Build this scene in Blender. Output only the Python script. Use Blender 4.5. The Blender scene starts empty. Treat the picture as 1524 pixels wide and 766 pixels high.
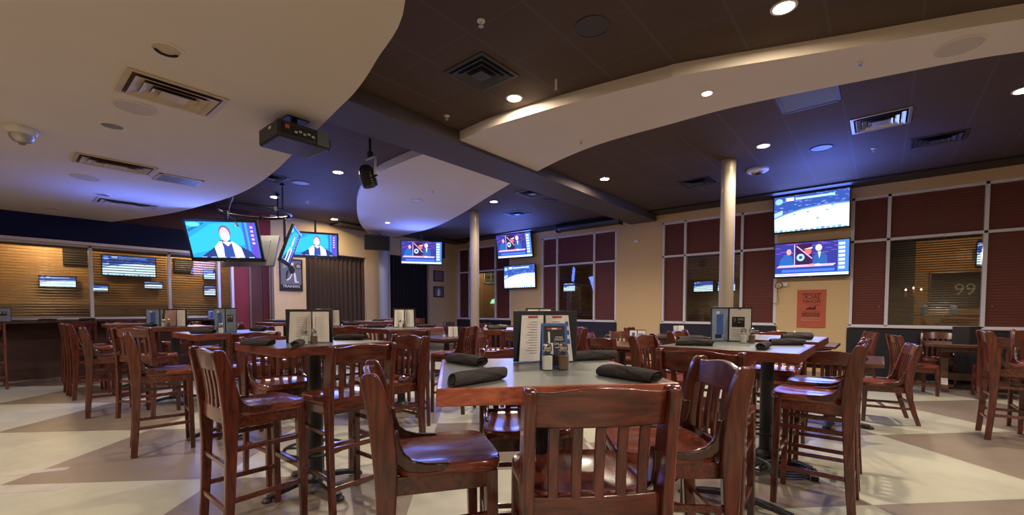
import bpy, bmesh, math, random
from mathutils import Vector, Matrix
random.seed(7)
PI = math.pi
R = math.radians
scene = bpy.context.scene
COL = scene.collection

# ------------------------------------------------------------------ materials
MATS = {}
def new_mat(name):
    m = bpy.data.materials.new(name); m.use_nodes = True
    nt = m.node_tree
    for n in list(nt.nodes): nt.nodes.remove(n)
    out = nt.nodes.new('ShaderNodeOutputMaterial')
    MATS[name] = m
    return m, nt, out
def N(nt, t, **kw):
    n = nt.nodes.new(t)
    for k, v in kw.items():
        if k.startswith('i_'): n.inputs[k[2:].replace('_', ' ')].default_value = v
        else: setattr(n, k, v)
    return n
def L(nt, a, b): nt.links.new(a, b)
def rgba(c): return (c[0], c[1], c[2], 1)

def surf(name, c1, c2=None, rough=0.5, scale=6, stretch=(1,1,1), metal=0, bump=0, coat=0, spec=0.5, detail=4, randomize=0):
    """principled with a soft two-tone noise"""
    m, nt, out = new_mat(name)
    b = N(nt, 'ShaderNodeBsdfPrincipled')
    b.inputs['Roughness'].default_value = rough; b.inputs['Metallic'].default_value = metal
    b.inputs['Coat Weight'].default_value = coat; b.inputs['Coat Roughness'].default_value = 0.12
    b.inputs['Specular IOR Level'].default_value = spec
    L(nt, b.outputs[0], out.inputs[0])
    tc = N(nt, 'ShaderNodeTexCoord'); mp = N(nt, 'ShaderNodeMapping')
    mp.inputs['Scale'].default_value = stretch
    L(nt, tc.outputs['Object'], mp.inputs[0])
    no = N(nt, 'ShaderNodeTexNoise'); no.inputs['Scale'].default_value = scale; no.inputs['Detail'].default_value = detail
    L(nt, mp.outputs[0], no.inputs['Vector'])
    mx = N(nt, 'ShaderNodeMix', data_type='RGBA')
    mx.inputs[6].default_value = rgba(c1); mx.inputs[7].default_value = rgba(c2 or tuple(v*0.85 for v in c1))
    L(nt, no.outputs['Fac'], mx.inputs[0])
    src = mx.outputs[2]
    if randomize:
        oi = N(nt, 'ShaderNodeObjectInfo')
        hs = N(nt, 'ShaderNodeHueSaturation')
        mr = N(nt, 'ShaderNodeMapRange'); mr.inputs['To Min'].default_value = 1-randomize; mr.inputs['To Max'].default_value = 1+randomize
        L(nt, oi.outputs['Random'], mr.inputs[0]); L(nt, mr.outputs[0], hs.inputs['Value']); L(nt, src, hs.inputs['Color'])
        src = hs.outputs[0]
    L(nt, src, b.inputs['Base Color'])
    if bump:
        bp = N(nt, 'ShaderNodeBump'); bp.inputs['Strength'].default_value = bump; bp.inputs['Distance'].default_value = 0.01
        L(nt, no.outputs['Fac'], bp.inputs['Height']); L(nt, bp.outputs[0], b.inputs['Normal'])
    return m

def wood(name, dark, light, stretch, rough=0.24):
    m, nt, out = new_mat(name)
    b = N(nt, 'ShaderNodeBsdfPrincipled'); b.inputs['Roughness'].default_value = rough
    b.inputs['Coat Weight'].default_value = 0.5; b.inputs['Coat Roughness'].default_value = 0.12
    L(nt, b.outputs[0], out.inputs[0])
    tc = N(nt, 'ShaderNodeTexCoord'); mp = N(nt, 'ShaderNodeMapping'); mp.inputs['Scale'].default_value = stretch
    L(nt, tc.outputs['Object'], mp.inputs[0])
    no = N(nt, 'ShaderNodeTexNoise'); no.inputs['Scale'].default_value = 9; no.inputs['Detail'].default_value = 6; no.inputs['Distortion'].default_value = 1.2
    L(nt, mp.outputs[0], no.inputs['Vector'])
    rp = N(nt, 'ShaderNodeValToRGB')
    rp.color_ramp.elements[0].position = 0.32; rp.color_ramp.elements[0].color = rgba(dark)
    rp.color_ramp.elements[1].position = 0.7; rp.color_ramp.elements[1].color = rgba(light)
    L(nt, no.outputs['Fac'], rp.inputs[0])
    oi = N(nt, 'ShaderNodeObjectInfo'); hs = N(nt, 'ShaderNodeHueSaturation')
    mr = N(nt, 'ShaderNodeMapRange'); mr.inputs['To Min'].default_value = 0.85; mr.inputs['To Max'].default_value = 1.15
    L(nt, oi.outputs['Random'], mr.inputs[0]); L(nt, mr.outputs[0], hs.inputs['Value']); L(nt, rp.outputs[0], hs.inputs['Color'])
    L(nt, hs.outputs[0], b.inputs['Base Color'])
    bp = N(nt, 'ShaderNodeBump'); bp.inputs['Strength'].default_value = 0.06; bp.inputs['Distance'].default_value = 0.004
    L(nt, no.outputs['Fac'], bp.inputs['Height']); L(nt, bp.outputs[0], b.inputs['Normal'])
    return m

def emit(name, col, strength):
    m, nt, out = new_mat(name)
    e = N(nt, 'ShaderNodeEmission'); e.inputs[0].default_value = rgba(col); e.inputs[1].default_value = strength
    L(nt, e.outputs[0], out.inputs[0]); return m

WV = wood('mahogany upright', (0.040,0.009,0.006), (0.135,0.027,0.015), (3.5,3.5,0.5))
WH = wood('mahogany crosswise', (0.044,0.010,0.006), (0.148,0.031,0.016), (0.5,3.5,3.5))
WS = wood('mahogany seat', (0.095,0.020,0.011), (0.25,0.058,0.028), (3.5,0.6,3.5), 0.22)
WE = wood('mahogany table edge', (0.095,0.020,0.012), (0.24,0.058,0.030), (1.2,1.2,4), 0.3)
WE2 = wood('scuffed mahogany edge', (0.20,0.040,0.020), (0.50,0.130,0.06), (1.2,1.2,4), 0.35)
WD = wood('dark mahogany', (0.028,0.008,0.006), (0.075,0.02,0.012), (3,3,0.6), 0.25)
WT = wood('walnut table', (0.045,0.017,0.010), (0.115,0.045,0.024), (0.6,3,3), 0.3)
LAM = surf('slate laminate', (0.115,0.125,0.11), (0.165,0.175,0.155), 0.34, 7, detail=8, coat=0.1)
IRON = surf('black iron', (0.012,0.013,0.015), (0.02,0.021,0.024), 0.4, 20)
BLK = surf('black plastic', (0.012,0.012,0.015), (0.018,0.018,0.022), 0.35, 10)
BLKV = surf('black vinyl', (0.016,0.018,0.022), (0.026,0.028,0.034), 0.5, 40, bump=0.15)
NAP = surf('black napkin cloth', (0.042,0.036,0.038), (0.070,0.061,0.063), 0.95, 120, bump=0.5, spec=0.15)
CREAM = surf('cream drywall', (0.70,0.635,0.575), (0.65,0.59,0.54), 0.85, 2.5, spec=0.2)
WALL = surf('warm cream paint', (0.65,0.48,0.26), (0.61,0.45,0.24), 0.8, 3, spec=0.2)
REDW = surf('dark red paint', (0.21,0.018,0.022), (0.185,0.016,0.020), 0.7, 3)
NAVY = surf('navy blue bulkhead paint', (0.010,0.016,0.075), (0.008,0.013,0.06), 0.6, 3, spec=0.12)
BEAM = surf('plum brown paint', (0.085,0.066,0.064), (0.07,0.055,0.055), 0.7, 3)
ALU = surf('pale aluminium', (0.70,0.69,0.76), (0.62,0.62,0.69), 0.4, 8)
MAROON = None
CHROME = surf('chrome', (0.7,0.7,0.72), (0.55,0.55,0.58), 0.12, 10, metal=1)
WHITE = surf('white plastic', (0.72,0.70,0.66), (0.65,0.63,0.6), 0.5, 8)
PAPER = surf('off white paper', (0.82,0.78,0.73), (0.76,0.73,0.68), 0.8, 14)
PAPERB = surf('blue picture print', (0.10,0.16,0.32), (0.36,0.42,0.52), 0.55, 18)
PAPERR = surf('red picture print', (0.42,0.10,0.09), (0.62,0.52,0.46), 0.6, 16)
TAN = surf('beige column paint', (0.29,0.24,0.185), (0.26,0.215,0.17), 0.45, 3, coat=0.15)
GREYC = surf('grey column paint', (0.34,0.36,0.40), (0.30,0.32,0.36), 0.45, 3)
VENTC = surf('stained cream metal', (0.60,0.50,0.39), (0.46,0.35,0.24), 0.6, 8)
VENTD = surf('dark bronze metal', (0.045,0.038,0.036), (0.03,0.026,0.026), 0.5, 8)
VENTB = surf('stained brown duct lining', (0.11,0.065,0.03), (0.07,0.04,0.018), 0.9, 5)
DARKHOLE = surf('dark recess', (0.01,0.008,0.007), (0.008,0.006,0.006), 0.9, 5)
SILV = surf('dull silver', (0.5,0.5,0.52), (0.4,0.4,0.43), 0.35, 10, metal=0.7)
CURT = surf('brown curtain', (0.070,0.042,0.022), (0.05,0.030,0.016), 0.9, 12, (1,1,0.1))
CURTB = surf('black curtain', (0.008,0.007,0.008), (0.006,0.005,0.006), 0.9, 12, (1,1,0.1))
SALT = surf('salt', (0.85,0.82,0.76), (0.8,0.77,0.7), 0.9, 60)
PEPPER = surf('ground pepper', (0.23,0.13,0.075), (0.12,0.07,0.04), 0.9, 90)
ORANGE = surf('orange poster paper', (0.50,0.115,0.055), (0.42,0.09,0.045), 0.7, 6)
INKD = surf('dark red ink', (0.11,0.012,0.016), (0.1,0.012,0.015), 0.7, 6)
INKW = surf('white ink', (0.75,0.74,0.72), (0.7,0.7,0.68), 0.7, 6)
INKB = surf('blue print ink', (0.05,0.13,0.42), (0.04,0.10,0.34), 0.5, 6)
INKK = surf('black ink', (0.012,0.010,0.012), (0.01,0.009,0.01), 0.5, 6)
INKG = surf('grey print ink', (0.34,0.32,0.31), (0.28,0.27,0.27), 0.7, 30)
INKR = surf('red print ink', (0.5,0.08,0.06), (0.42,0.07,0.05), 0.6, 6)
PHG = surf('grey photo print', (0.17,0.18,0.2), (0.12,0.125,0.14), 0.4, 9)
FRAME = surf('dark picture frame', (0.05,0.022,0.014), (0.035,0.016,0.01), 0.35, 9)
LENS = emit('warm lamp lens', (1.0,0.80,0.55), 260)
LENSW = emit('small warm lamp lens', (1.0,0.82,0.6), 60)
BRASS = surf('brass', (0.6,0.42,0.2), (0.5,0.35,0.16), 0.3, 8, metal=1)

def maroon_blind():
    m, nt, out = new_mat('maroon closed blind')
    b = N(nt, 'ShaderNodeBsdfPrincipled'); b.inputs['Roughness'].default_value = 0.5
    b.inputs['Specular IOR Level'].default_value = 0.3
    L(nt, b.outputs[0], out.inputs[0])
    tc = N(nt, 'ShaderNodeTexCoord'); no = N(nt, 'ShaderNodeTexNoise'); no.inputs['Scale'].default_value = 1.6
    L(nt, tc.outputs['Object'], no.inputs['Vector'])
    mx = N(nt, 'ShaderNodeMix', data_type='RGBA'); mx.inputs[6].default_value = (0.105,0.027,0.021,1); mx.inputs[7].default_value = (0.13,0.033,0.025,1)
    L(nt, no.outputs['Fac'], mx.inputs[0]); L(nt, mx.outputs[2], b.inputs['Base Color'])
    w = N(nt, 'ShaderNodeTexWave', wave_type='BANDS', bands_direction='Z'); w.inputs['Scale'].default_value = 6.3
    L(nt, tc.outputs['Object'], w.inputs['Vector'])
    bp = N(nt, 'ShaderNodeBump'); bp.inputs['Strength'].default_value = 0.25; bp.inputs['Distance'].default_value = 0.01
    L(nt, w.outputs['Fac'], bp.inputs['Height']); L(nt, bp.outputs[0], b.inputs['Normal'])
    return m
MAROON = maroon_blind()

def brick(name, c1, c2, mortar, axis):
    m, nt, out = new_mat(name)
    b = N(nt, 'ShaderNodeBsdfPrincipled'); b.inputs['Roughness'].default_value = 0.85
    L(nt, b.outputs[0], out.inputs[0])
    tc = N(nt, 'ShaderNodeTexCoord'); sp = N(nt, 'ShaderNodeSeparateXYZ'); cb = N(nt, 'ShaderNodeCombineXYZ')
    L(nt, tc.outputs['Object'], sp.inputs[0])
    L(nt, sp.outputs[axis], cb.inputs[0]); L(nt, sp.outputs[2], cb.inputs[1])
    t = N(nt, 'ShaderNodeTexBrick'); t.inputs['Color1'].default_value = rgba(c1); t.inputs['Color2'].default_value = rgba(c2); t.inputs['Mortar'].default_value = rgba(mortar)
    t.inputs['Scale'].default_value = 1; t.inputs['Brick Width'].default_value = 0.22; t.inputs['Row Height'].default_value = 0.075; t.inputs['Mortar Size'].default_value = 0.006
    L(nt, cb.outputs[0], t.inputs['Vector']); L(nt, t.outputs['Color'], b.inputs['Base Color'])
    return m
BRICKX = brick('tan brick', (0.42,0.25,0.11), (0.34,0.19,0.08), (0.25,0.17,0.09), 1)
BRICKY = brick('tan brick facing', (0.40,0.22,0.10), (0.32,0.17,0.07), (0.22,0.15,0.09), 0)
BRICKD = brick('dark brick', (0.085,0.035,0.024), (0.06,0.026,0.02), (0.05,0.035,0.03), 1)

def glass_mat():
    m, nt, out = new_mat('window glass')
    g = N(nt, 'ShaderNodeBsdfGlossy'); g.inputs['Roughness'].default_value = 0.02; g.inputs['Color'].default_value = (0.9,0.95,1,1)
    t = N(nt, 'ShaderNodeBsdfTransparent'); t.inputs['Color'].default_value = (0.9,0.92,0.92,1)
    f = N(nt, 'ShaderNodeLayerWeight'); f.inputs['Blend'].default_value = 0.5
    p = N(nt, 'ShaderNodeMath', operation='POWER'); p.inputs[1].default_value = 4; L(nt, f.outputs['Facing'], p.inputs[0])
    q = N(nt, 'ShaderNodeMath', operation='MULTIPLY_ADD'); q.inputs[1].default_value = 0.7; q.inputs[2].default_value = 0.045; L(nt, p.outputs[0], q.inputs[0])
    mx = N(nt, 'ShaderNodeMixShader')
    L(nt, q.outputs[0], mx.inputs[0]); L(nt, t.outputs[0], mx.inputs[1]); L(nt, g.outputs[0], mx.inputs[2]); L(nt, mx.outputs[0], out.inputs[0])
    return m
GLASS = glass_mat()
def clear_mat():
    m, nt, out = new_mat('clear shaker glass')
    g = N(nt, 'ShaderNodeBsdfGlossy'); g.inputs['Roughness'].default_value = 0.03
    t = N(nt, 'ShaderNodeBsdfTransparent'); t.inputs['Color'].default_value = (0.93,0.95,0.95,1)
    lw = N(nt, 'ShaderNodeLayerWeight'); lw.inputs['Blend'].default_value = 0.5
    p = N(nt, 'ShaderNodeMath', operation='POWER'); p.inputs[1].default_value = 4; L(nt, lw.outputs['Facing'], p.inputs[0])
    q = N(nt, 'ShaderNodeMath', operation='MULTIPLY_ADD'); q.inputs[1].default_value = 0.6; q.inputs[2].default_value = 0.05; L(nt, p.outputs[0], q.inputs[0])
    mx = N(nt, 'ShaderNodeMixShader')
    L(nt, q.outputs[0], mx.inputs[0]); L(nt, t.outputs[0], mx.inputs[1]); L(nt, g.outputs[0], mx.inputs[2]); L(nt, mx.outputs[0], out.inputs[0])
    return m
CLEAR = clear_mat()

def ceiling_mat():
    m, nt, out = new_mat('dark ceiling tile')
    b = N(nt, 'ShaderNodeBsdfPrincipled'); b.inputs['Roughness'].default_value = 0.75; b.inputs['Specular IOR Level'].default_value = 0.25
    L(nt, b.outputs[0], out.inputs[0])
    ge = N(nt, 'ShaderNodeNewGeometry'); sp = N(nt, 'ShaderNodeSeparateXYZ'); L(nt, ge.outputs['Position'], sp.inputs[0])
    def line(sock, off, step, w):
        a = N(nt, 'ShaderNodeMath', operation='SUBTRACT'); L(nt, sock, a.inputs[0]); a.inputs[1].default_value = off
        p = N(nt, 'ShaderNodeMath', operation='PINGPONG'); L(nt, a.outputs[0], p.inputs[0]); p.inputs[1].default_value = step/2
        c = N(nt, 'ShaderNodeMath', operation='LESS_THAN'); L(nt, p.outputs[0], c.inputs[0]); c.inputs[1].default_value = w/2
        return c.outputs[0]
    lx = line(sp.outputs[0], -0.405, 0.605, 0.024); ly = line(sp.outputs[1], 6.42, 0.61, 0.012)
    mxm = N(nt, 'ShaderNodeMath', operation='MAXIMUM'); L(nt, lx, mxm.inputs[0]); L(nt, ly, mxm.inputs[1])
    no = N(nt, 'ShaderNodeTexNoise'); no.inputs['Scale'].default_value = 1.4; no.inputs['Detail'].default_value = 5; L(nt, ge.outputs['Position'], no.inputs['Vector'])
    m1 = N(nt, 'ShaderNodeMix', data_type='RGBA'); m1.inputs[6].default_value = (0.068,0.045,0.036,1); m1.inputs[7].default_value = (0.098,0.066,0.050,1); L(nt, no.outputs['Fac'], m1.inputs[0])
    m2 = N(nt, 'ShaderNodeMix', data_type='RGBA'); L(nt, mxm.outputs[0], m2.inputs[0]); L(nt, m1.outputs[2], m2.inputs[6]); m2.inputs[7].default_value = (0.092,0.076,0.072,1)
    L(nt, m2.outputs[2], b.inputs['Base Color'])
    return m
CEIL = ceiling_mat()

def floor_mat():
    m, nt, out = new_mat('stained concrete checks')
    b = N(nt, 'ShaderNodeBsdfPrincipled'); b.inputs['Roughness'].default_value = 0.32; b.inputs['Specular IOR Level'].default_value = 0.4
    L(nt, b.outputs[0], out.inputs[0])
    ge = N(nt, 'ShaderNodeNewGeometry'); sp = N(nt, 'ShaderNodeSeparateXYZ'); L(nt, ge.outputs['Position'], sp.inputs[0])
    def M(op, a, bb=None):
        n = N(nt, 'ShaderNodeMath', operation=op)
        for k, v in enumerate((a, bb)):
            if v is None: continue
            if isinstance(v, (int, float)): n.inputs[k].default_value = v
            else: L(nt, v, n.inputs[k])
        return n.outputs[0]
    u = M('ADD', sp.outputs[0], sp.outputs[1]); v = M('SUBTRACT', sp.outputs[0], sp.outputs[1])
    right = M('GREATER_THAN', u, 1.5)
    v = M('ADD', v, M('MULTIPLY', right, 0.93))       # the pour on the window side is set out from another line
    iu = M('FLOOR', M('DIVIDE', M('ADD', u, 9.3), 2.17)); iv = M('FLOOR', M('DIVIDE', M('ADD', v, 9.17), 2.12))
    par = M('MODULO', M('ADD', M('ADD', iu, iv), 200), 2)
    n1 = N(nt, 'ShaderNodeTexNoise'); n1.inputs['Scale'].default_value = 1.1; n1.inputs['Detail'].default_value = 7; n1.inputs['Distortion'].default_value = 0.8; L(nt, ge.outputs['Position'], n1.inputs['Vector'])
    n2 = N(nt, 'ShaderNodeTexNoise'); n2.inputs['Scale'].default_value = 9; n2.inputs['Detail'].default_value = 5; L(nt, ge.outputs['Position'], n2.inputs['Vector'])
    li = N(nt, 'ShaderNodeMix', data_type='RGBA'); li.inputs[6].default_value = (0.47,0.455,0.345,1); li.inputs[7].default_value = (0.40,0.385,0.305,1); L(nt, n1.outputs['Fac'], li.inputs[0])
    da = N(nt, 'ShaderNodeMix', data_type='RGBA'); da.inputs[6].default_value = (0.185,0.140,0.105,1); da.inputs[7].default_value = (0.235,0.190,0.150,1); L(nt, n1.outputs['Fac'], da.inputs[0])
    mx = N(nt, 'ShaderNodeMix', data_type='RGBA'); L(nt, par, mx.inputs[0]); L(nt, li.outputs[2], mx.inputs[6]); L(nt, da.outputs[2], mx.inputs[7])
    hs = N(nt, 'ShaderNodeHueSaturation'); mr = N(nt, 'ShaderNodeMapRange'); mr.inputs['To Min'].default_value = 0.86; mr.inputs['To Max'].default_value = 1.12
    L(nt, n2.outputs['Fac'], mr.inputs[0]); L(nt, mr.outputs[0], hs.inputs['Value']); L(nt, mx.outputs[2], hs.inputs['Color'])
    L(nt, hs.outputs[0], b.inputs['Base Color'])
    r = N(nt, 'ShaderNodeMapRange'); r.inputs['To Min'].default_value = 0.26; r.inputs['To Max'].default_value = 0.5; L(nt, n1.outputs['Fac'], r.inputs[0]); L(nt, r.outputs[0], b.inputs['Roughness'])
    return m
FLOOR = floor_mat()

def screen_mat(name, strength):
    m, nt, out = new_mat(name)
    a = N(nt, 'ShaderNodeAttribute', attribute_name='picture')
    e = N(nt, 'ShaderNodeEmission'); e.inputs[1].default_value = strength
    L(nt, a.outputs['Color'], e.inputs[0]); L(nt, e.outputs[0], out.inputs[0]); return m
SCREEN = screen_mat('television picture', 0.85)
SCREENDIM = screen_mat('far television picture', 0.65)

# ------------------------------------------------------------------ mesh builder
class MB:
    def __init__(s): s.v = []; s.f = []; s.m = []; s.s = []
    def add(s, vs, fs, mi=0, sm=False):
        o = len(s.v); s.v += [tuple(p) for p in vs]
        for f in fs: s.f.append(tuple(o+i for i in f)); s.m.append(mi); s.s.append(sm)
        return s
    def box(s, c, d, mi=0, mat=None):
        x, y, z = (v/2 for v in d)
        vs = [Vector((a*x, b*y, e*z)) for e in (-1,1) for b in (-1,1) for a in (-1,1)]
        if mat: vs = [mat @ p for p in vs]
        vs = [p + Vector(c) for p in vs]
        return s.add(vs, [(0,2,3,1),(4,5,7,6),(0,1,5,4),(2,6,7,3),(0,4,6,2),(1,3,7,5)], mi)
    def box2(s, lo, hi, mi=0):
        return s.box([(a+b)/2 for a, b in zip(lo, hi)], [abs(b-a) for a, b in zip(lo, hi)], mi)
    def bar(s, a, b, w, h, mi=0, up=(0,0,1), w2=None, h2=None):
        """rectangular bar from a to b: w across, h along up"""
        a, b = Vector(a), Vector(b); d = (b-a).normalized(); u = Vector(up)
        if abs(d.dot(u)) > 0.95: u = Vector((0,1,0))
        x = d.cross(u).normalized(); u = x.cross(d).normalized()
        w2 = w2 or w; h2 = h2 or h; vs = []
        for p, ww, hh in ((a, w, h), (b, w2, h2)):
            for i, j in ((-1,-1),(1,-1),(1,1),(-1,1)): vs.append(p + x*(i*ww/2) + u*(j*hh/2))
        return s.add(vs, [(3,2,1,0),(4,5,6,7),(0,1,5,4),(1,2,6,5),(2,3,7,6),(3,0,4,7)], mi)
    def prism(s, pts, x0, x1, mi=0, axis=0, sm=False):
        """extrude a 2-D outline along an axis (0: pts are (y,z); 1: (x,z); 2: (x,y))"""
        def P(p, t): return (t,p[0],p[1]) if axis == 0 else ((p[0],t,p[1]) if axis == 1 else (p[0],p[1],t))
        n = len(pts); vs = [P(p, x0) for p in pts] + [P(p, x1) for p in pts]
        fs = [tuple(range(n-1,-1,-1)), tuple(range(n,2*n))] + [(i,(i+1)%n,n+(i+1)%n,n+i) for i in range(n)]
        o = len(s.f); s.add(vs, fs, mi, sm)
        s.s[o] = s.s[o+1] = False
        return s
    def tube(s, path, r, mi=0, n=10, closed=False, rr=None):
        path = [Vector(p) for p in path]; vs = []; k = len(path)
        up = Vector((0,0,1))
        for i, p in enumerate(path):
            if closed: d = path[(i+1)%k]-path[i-1]
            else: d = path[min(i+1,k-1)]-path[max(i-1,0)]
            d.normalize(); u = up if abs(d.dot(up)) < 0.95 else Vector((0,1,0))
            x = d.cross(u).normalized(); y = x.cross(d).normalized(); q = rr[i] if rr else r
            vs += [p + x*math.cos(2*PI*j/n)*q + y*math.sin(2*PI*j/n)*q for j in range(n)]
        fs = []
        for i in range(k if closed else k-1):
            a, b = i*n, ((i+1)%k)*n
            fs += [(a+j, a+(j+1)%n, b+(j+1)%n, b+j) for j in range(n)]
        s.add(vs, fs, mi, True)
        if not closed:
            o = len(s.v)-len(vs); 
            s.f += [tuple(o+j for j in range(n-1,-1,-1)), tuple(o+(k-1)*n+j for j in range(n))]; s.m += [mi, mi]; s.s += [False, False]
        return s
    def lathe(s, prof, c=(0,0,0), mi=0, n=24, cap=True):
        vs = []; k = len(prof)
        for r, z in prof: vs += [(c[0]+r*math.cos(2*PI*j/n), c[1]+r*math.sin(2*PI*j/n), c[2]+z) for j in range(n)]
        fs = [(i*n+j, i*n+(j+1)%n, (i+1)*n+(j+1)%n, (i+1)*n+j) for i in range(k-1) for j in range(n)]
        o = len(s.v); s.add(vs, fs, mi, True)
        if cap:
            s.f += [tuple(o+j for j in range(n-1,-1,-1)), tuple(o+(k-1)*n+j for j in range(n))]; s.m += [mi, mi]; s.s += [False, False]
        return s
    def build(s, name, mats, parent=None, bevel=0, loc=None, rot=None, angle=40):
        me = bpy.data.meshes.new(name); me.from_pydata(s.v, [], s.f); 
        for m in (mats if isinstance(mats, (list, tuple)) else [mats]): me.materials.append(m)
        me.polygons.foreach_set('material_index', s.m); me.polygons.foreach_set('use_smooth', s.s)
        bm = bmesh.new(); bm.from_mesh(me); bmesh.ops.recalc_face_normals(bm, faces=bm.faces); bm.to_mesh(me); bm.free()
        me.update()
        if any(s.s): me.set_sharp_from_angle(angle=R(angle))
        o = bpy.data.objects.new(name, me); COL.objects.link(o)
        if parent: o.parent = parent
        if loc: o.location = loc
        if rot: o.rotation_euler = rot
        if bevel:
            b = o.modifiers.new('edge', 'BEVEL'); b.width = bevel; b.segments = 2; b.limit_method = 'ANGLE'; b.angle_limit = R(35)
        return o

def tag(o, label=None, cat=None, group=None, kind=None):
    if label: o['label'] = label
    if cat: o['category'] = cat
    if group: o['group'] = group
    if kind: o['kind'] = kind
    return o
def thing(name, label, cat, loc=(0,0,0), rz=0, group=None, rx=0):
    o = bpy.data.objects.new(name, None); COL.objects.link(o); o.empty_display_size = 0.1
    o.location = loc; o.rotation_euler = (rx, 0, rz)
    return tag(o, label, cat, group)
def struct(o, label, cat): return tag(o, label, cat, kind='structure')
def copy_tree(o, parent=None):
    c = o.copy(); COL.objects.link(c)
    if parent: c.parent = parent
    for ch in list(KIDS(o)): copy_tree(ch, c)
    return c
def KIDS(o): return [x for x in list(COL.objects) if x.parent is o]
PROTO = {}
def place(key, maker, label, loc, rz=0, group=None):
    """the first of a kind is built, every later one is a copied tree with a label of its own"""
    if key not in PROTO:
        o = maker(); PROTO[key] = (o, [(x, KIDS(x)) for x in KIDS(o)])
    else:
        src, kids = PROTO[key]
        o = src.copy(); COL.objects.link(o)
        for k, sub in kids:
            c = k.copy(); COL.objects.link(c); c.parent = o
            for g in sub:
                d = g.copy(); COL.objects.link(d); d.parent = c
    o.location = loc; o.rotation_euler = (0, 0, rz); o['label'] = label
    if group: o['group'] = group
    elif 'group' in o: del o['group']
    return o
def text(body, size, parent, m, loc, rot, mirror=False, align='CENTER', name='lettering', sx=1):
    cu = bpy.data.curves.new(name, 'FONT'); cu.body = body; cu.size = size; cu.align_x = align; cu.align_y = 'CENTER'; cu.extrude = 0.0004
    cu.materials.append(m)
    q = bpy.data.objects.new('type', cu); COL.objects.link(q); bpy.context.view_layer.update()
    me = bpy.data.meshes.new_from_object(q.evaluated_get(bpy.context.evaluated_depsgraph_get())); bpy.data.objects.remove(q); bpy.data.curves.remove(cu)
    o = bpy.data.objects.new(name, me); COL.objects.link(o); o.parent = parent; o.location = loc; o.rotation_euler = rot
    o.scale = (-sx if mirror else sx, 1, 1)
    return o
# ------------------------------------------------------------------ seating
def seat_mesh(hs, wf, wr, d0, d1, th=0.040):
    """saddle seat: y from d0 (rear) to d1 (front), dished top, rounded rim"""
    mb = MB(); n = 40; yc = (d0+d1)/2; hy = (d1-d0)/2
    def outline(t, k):
        c, s_ = math.cos(t), math.sin(t); e = 2/5.0
        y = math.copysign(abs(s_)**e, s_)*hy*k; f = (y/hy+1)/2
        w = (wr + (wf-wr)*f)/2*k
        return math.copysign(abs(c)**e, c)*w, yc+y
    rings = [(0.05,None),(0.25,None),(0.45,None),(0.62,None),(0.78,None),(0.90,None),(0.965,None),(0.992,hs-0.006),(1.0,hs-0.014),(1.0,hs-th+0.010),(0.985,hs-th),(0.5,hs-th)]
    vs = []
    for k, z in rings:
        for j in range(n):
            x, y = outline(2*PI*j/n, k)
            zz = z
            if zz is None:
                fx = x/(wf/2); fy = (y-yc)/hy
                dish = 0.013*(1-min(1,abs(k))**3)
                dish += 0.006*math.exp(-((abs(fx)-0.42)/0.25)**2)*max(0, 0.6+fy*0.5)*(1-k**4)
                zz = hs - dish + (0.003 if k > 0.9 else 0)
            vs.append((x, y, zz))
    m = len(rings)
    fs = [(i*n+j, i*n+(j+1)%n, (i+1)*n+(j+1)%n, (i+1)*n+j) for i in range(m-1) for j in range(n)]
    mb.add(vs, fs, 0, True)
    mb.f += [tuple(range(n-1,-1,-1)), tuple((m-1)*n+j for j in range(n))]; mb.m += [0,0]; mb.s += [True, False]
    return mb

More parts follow.
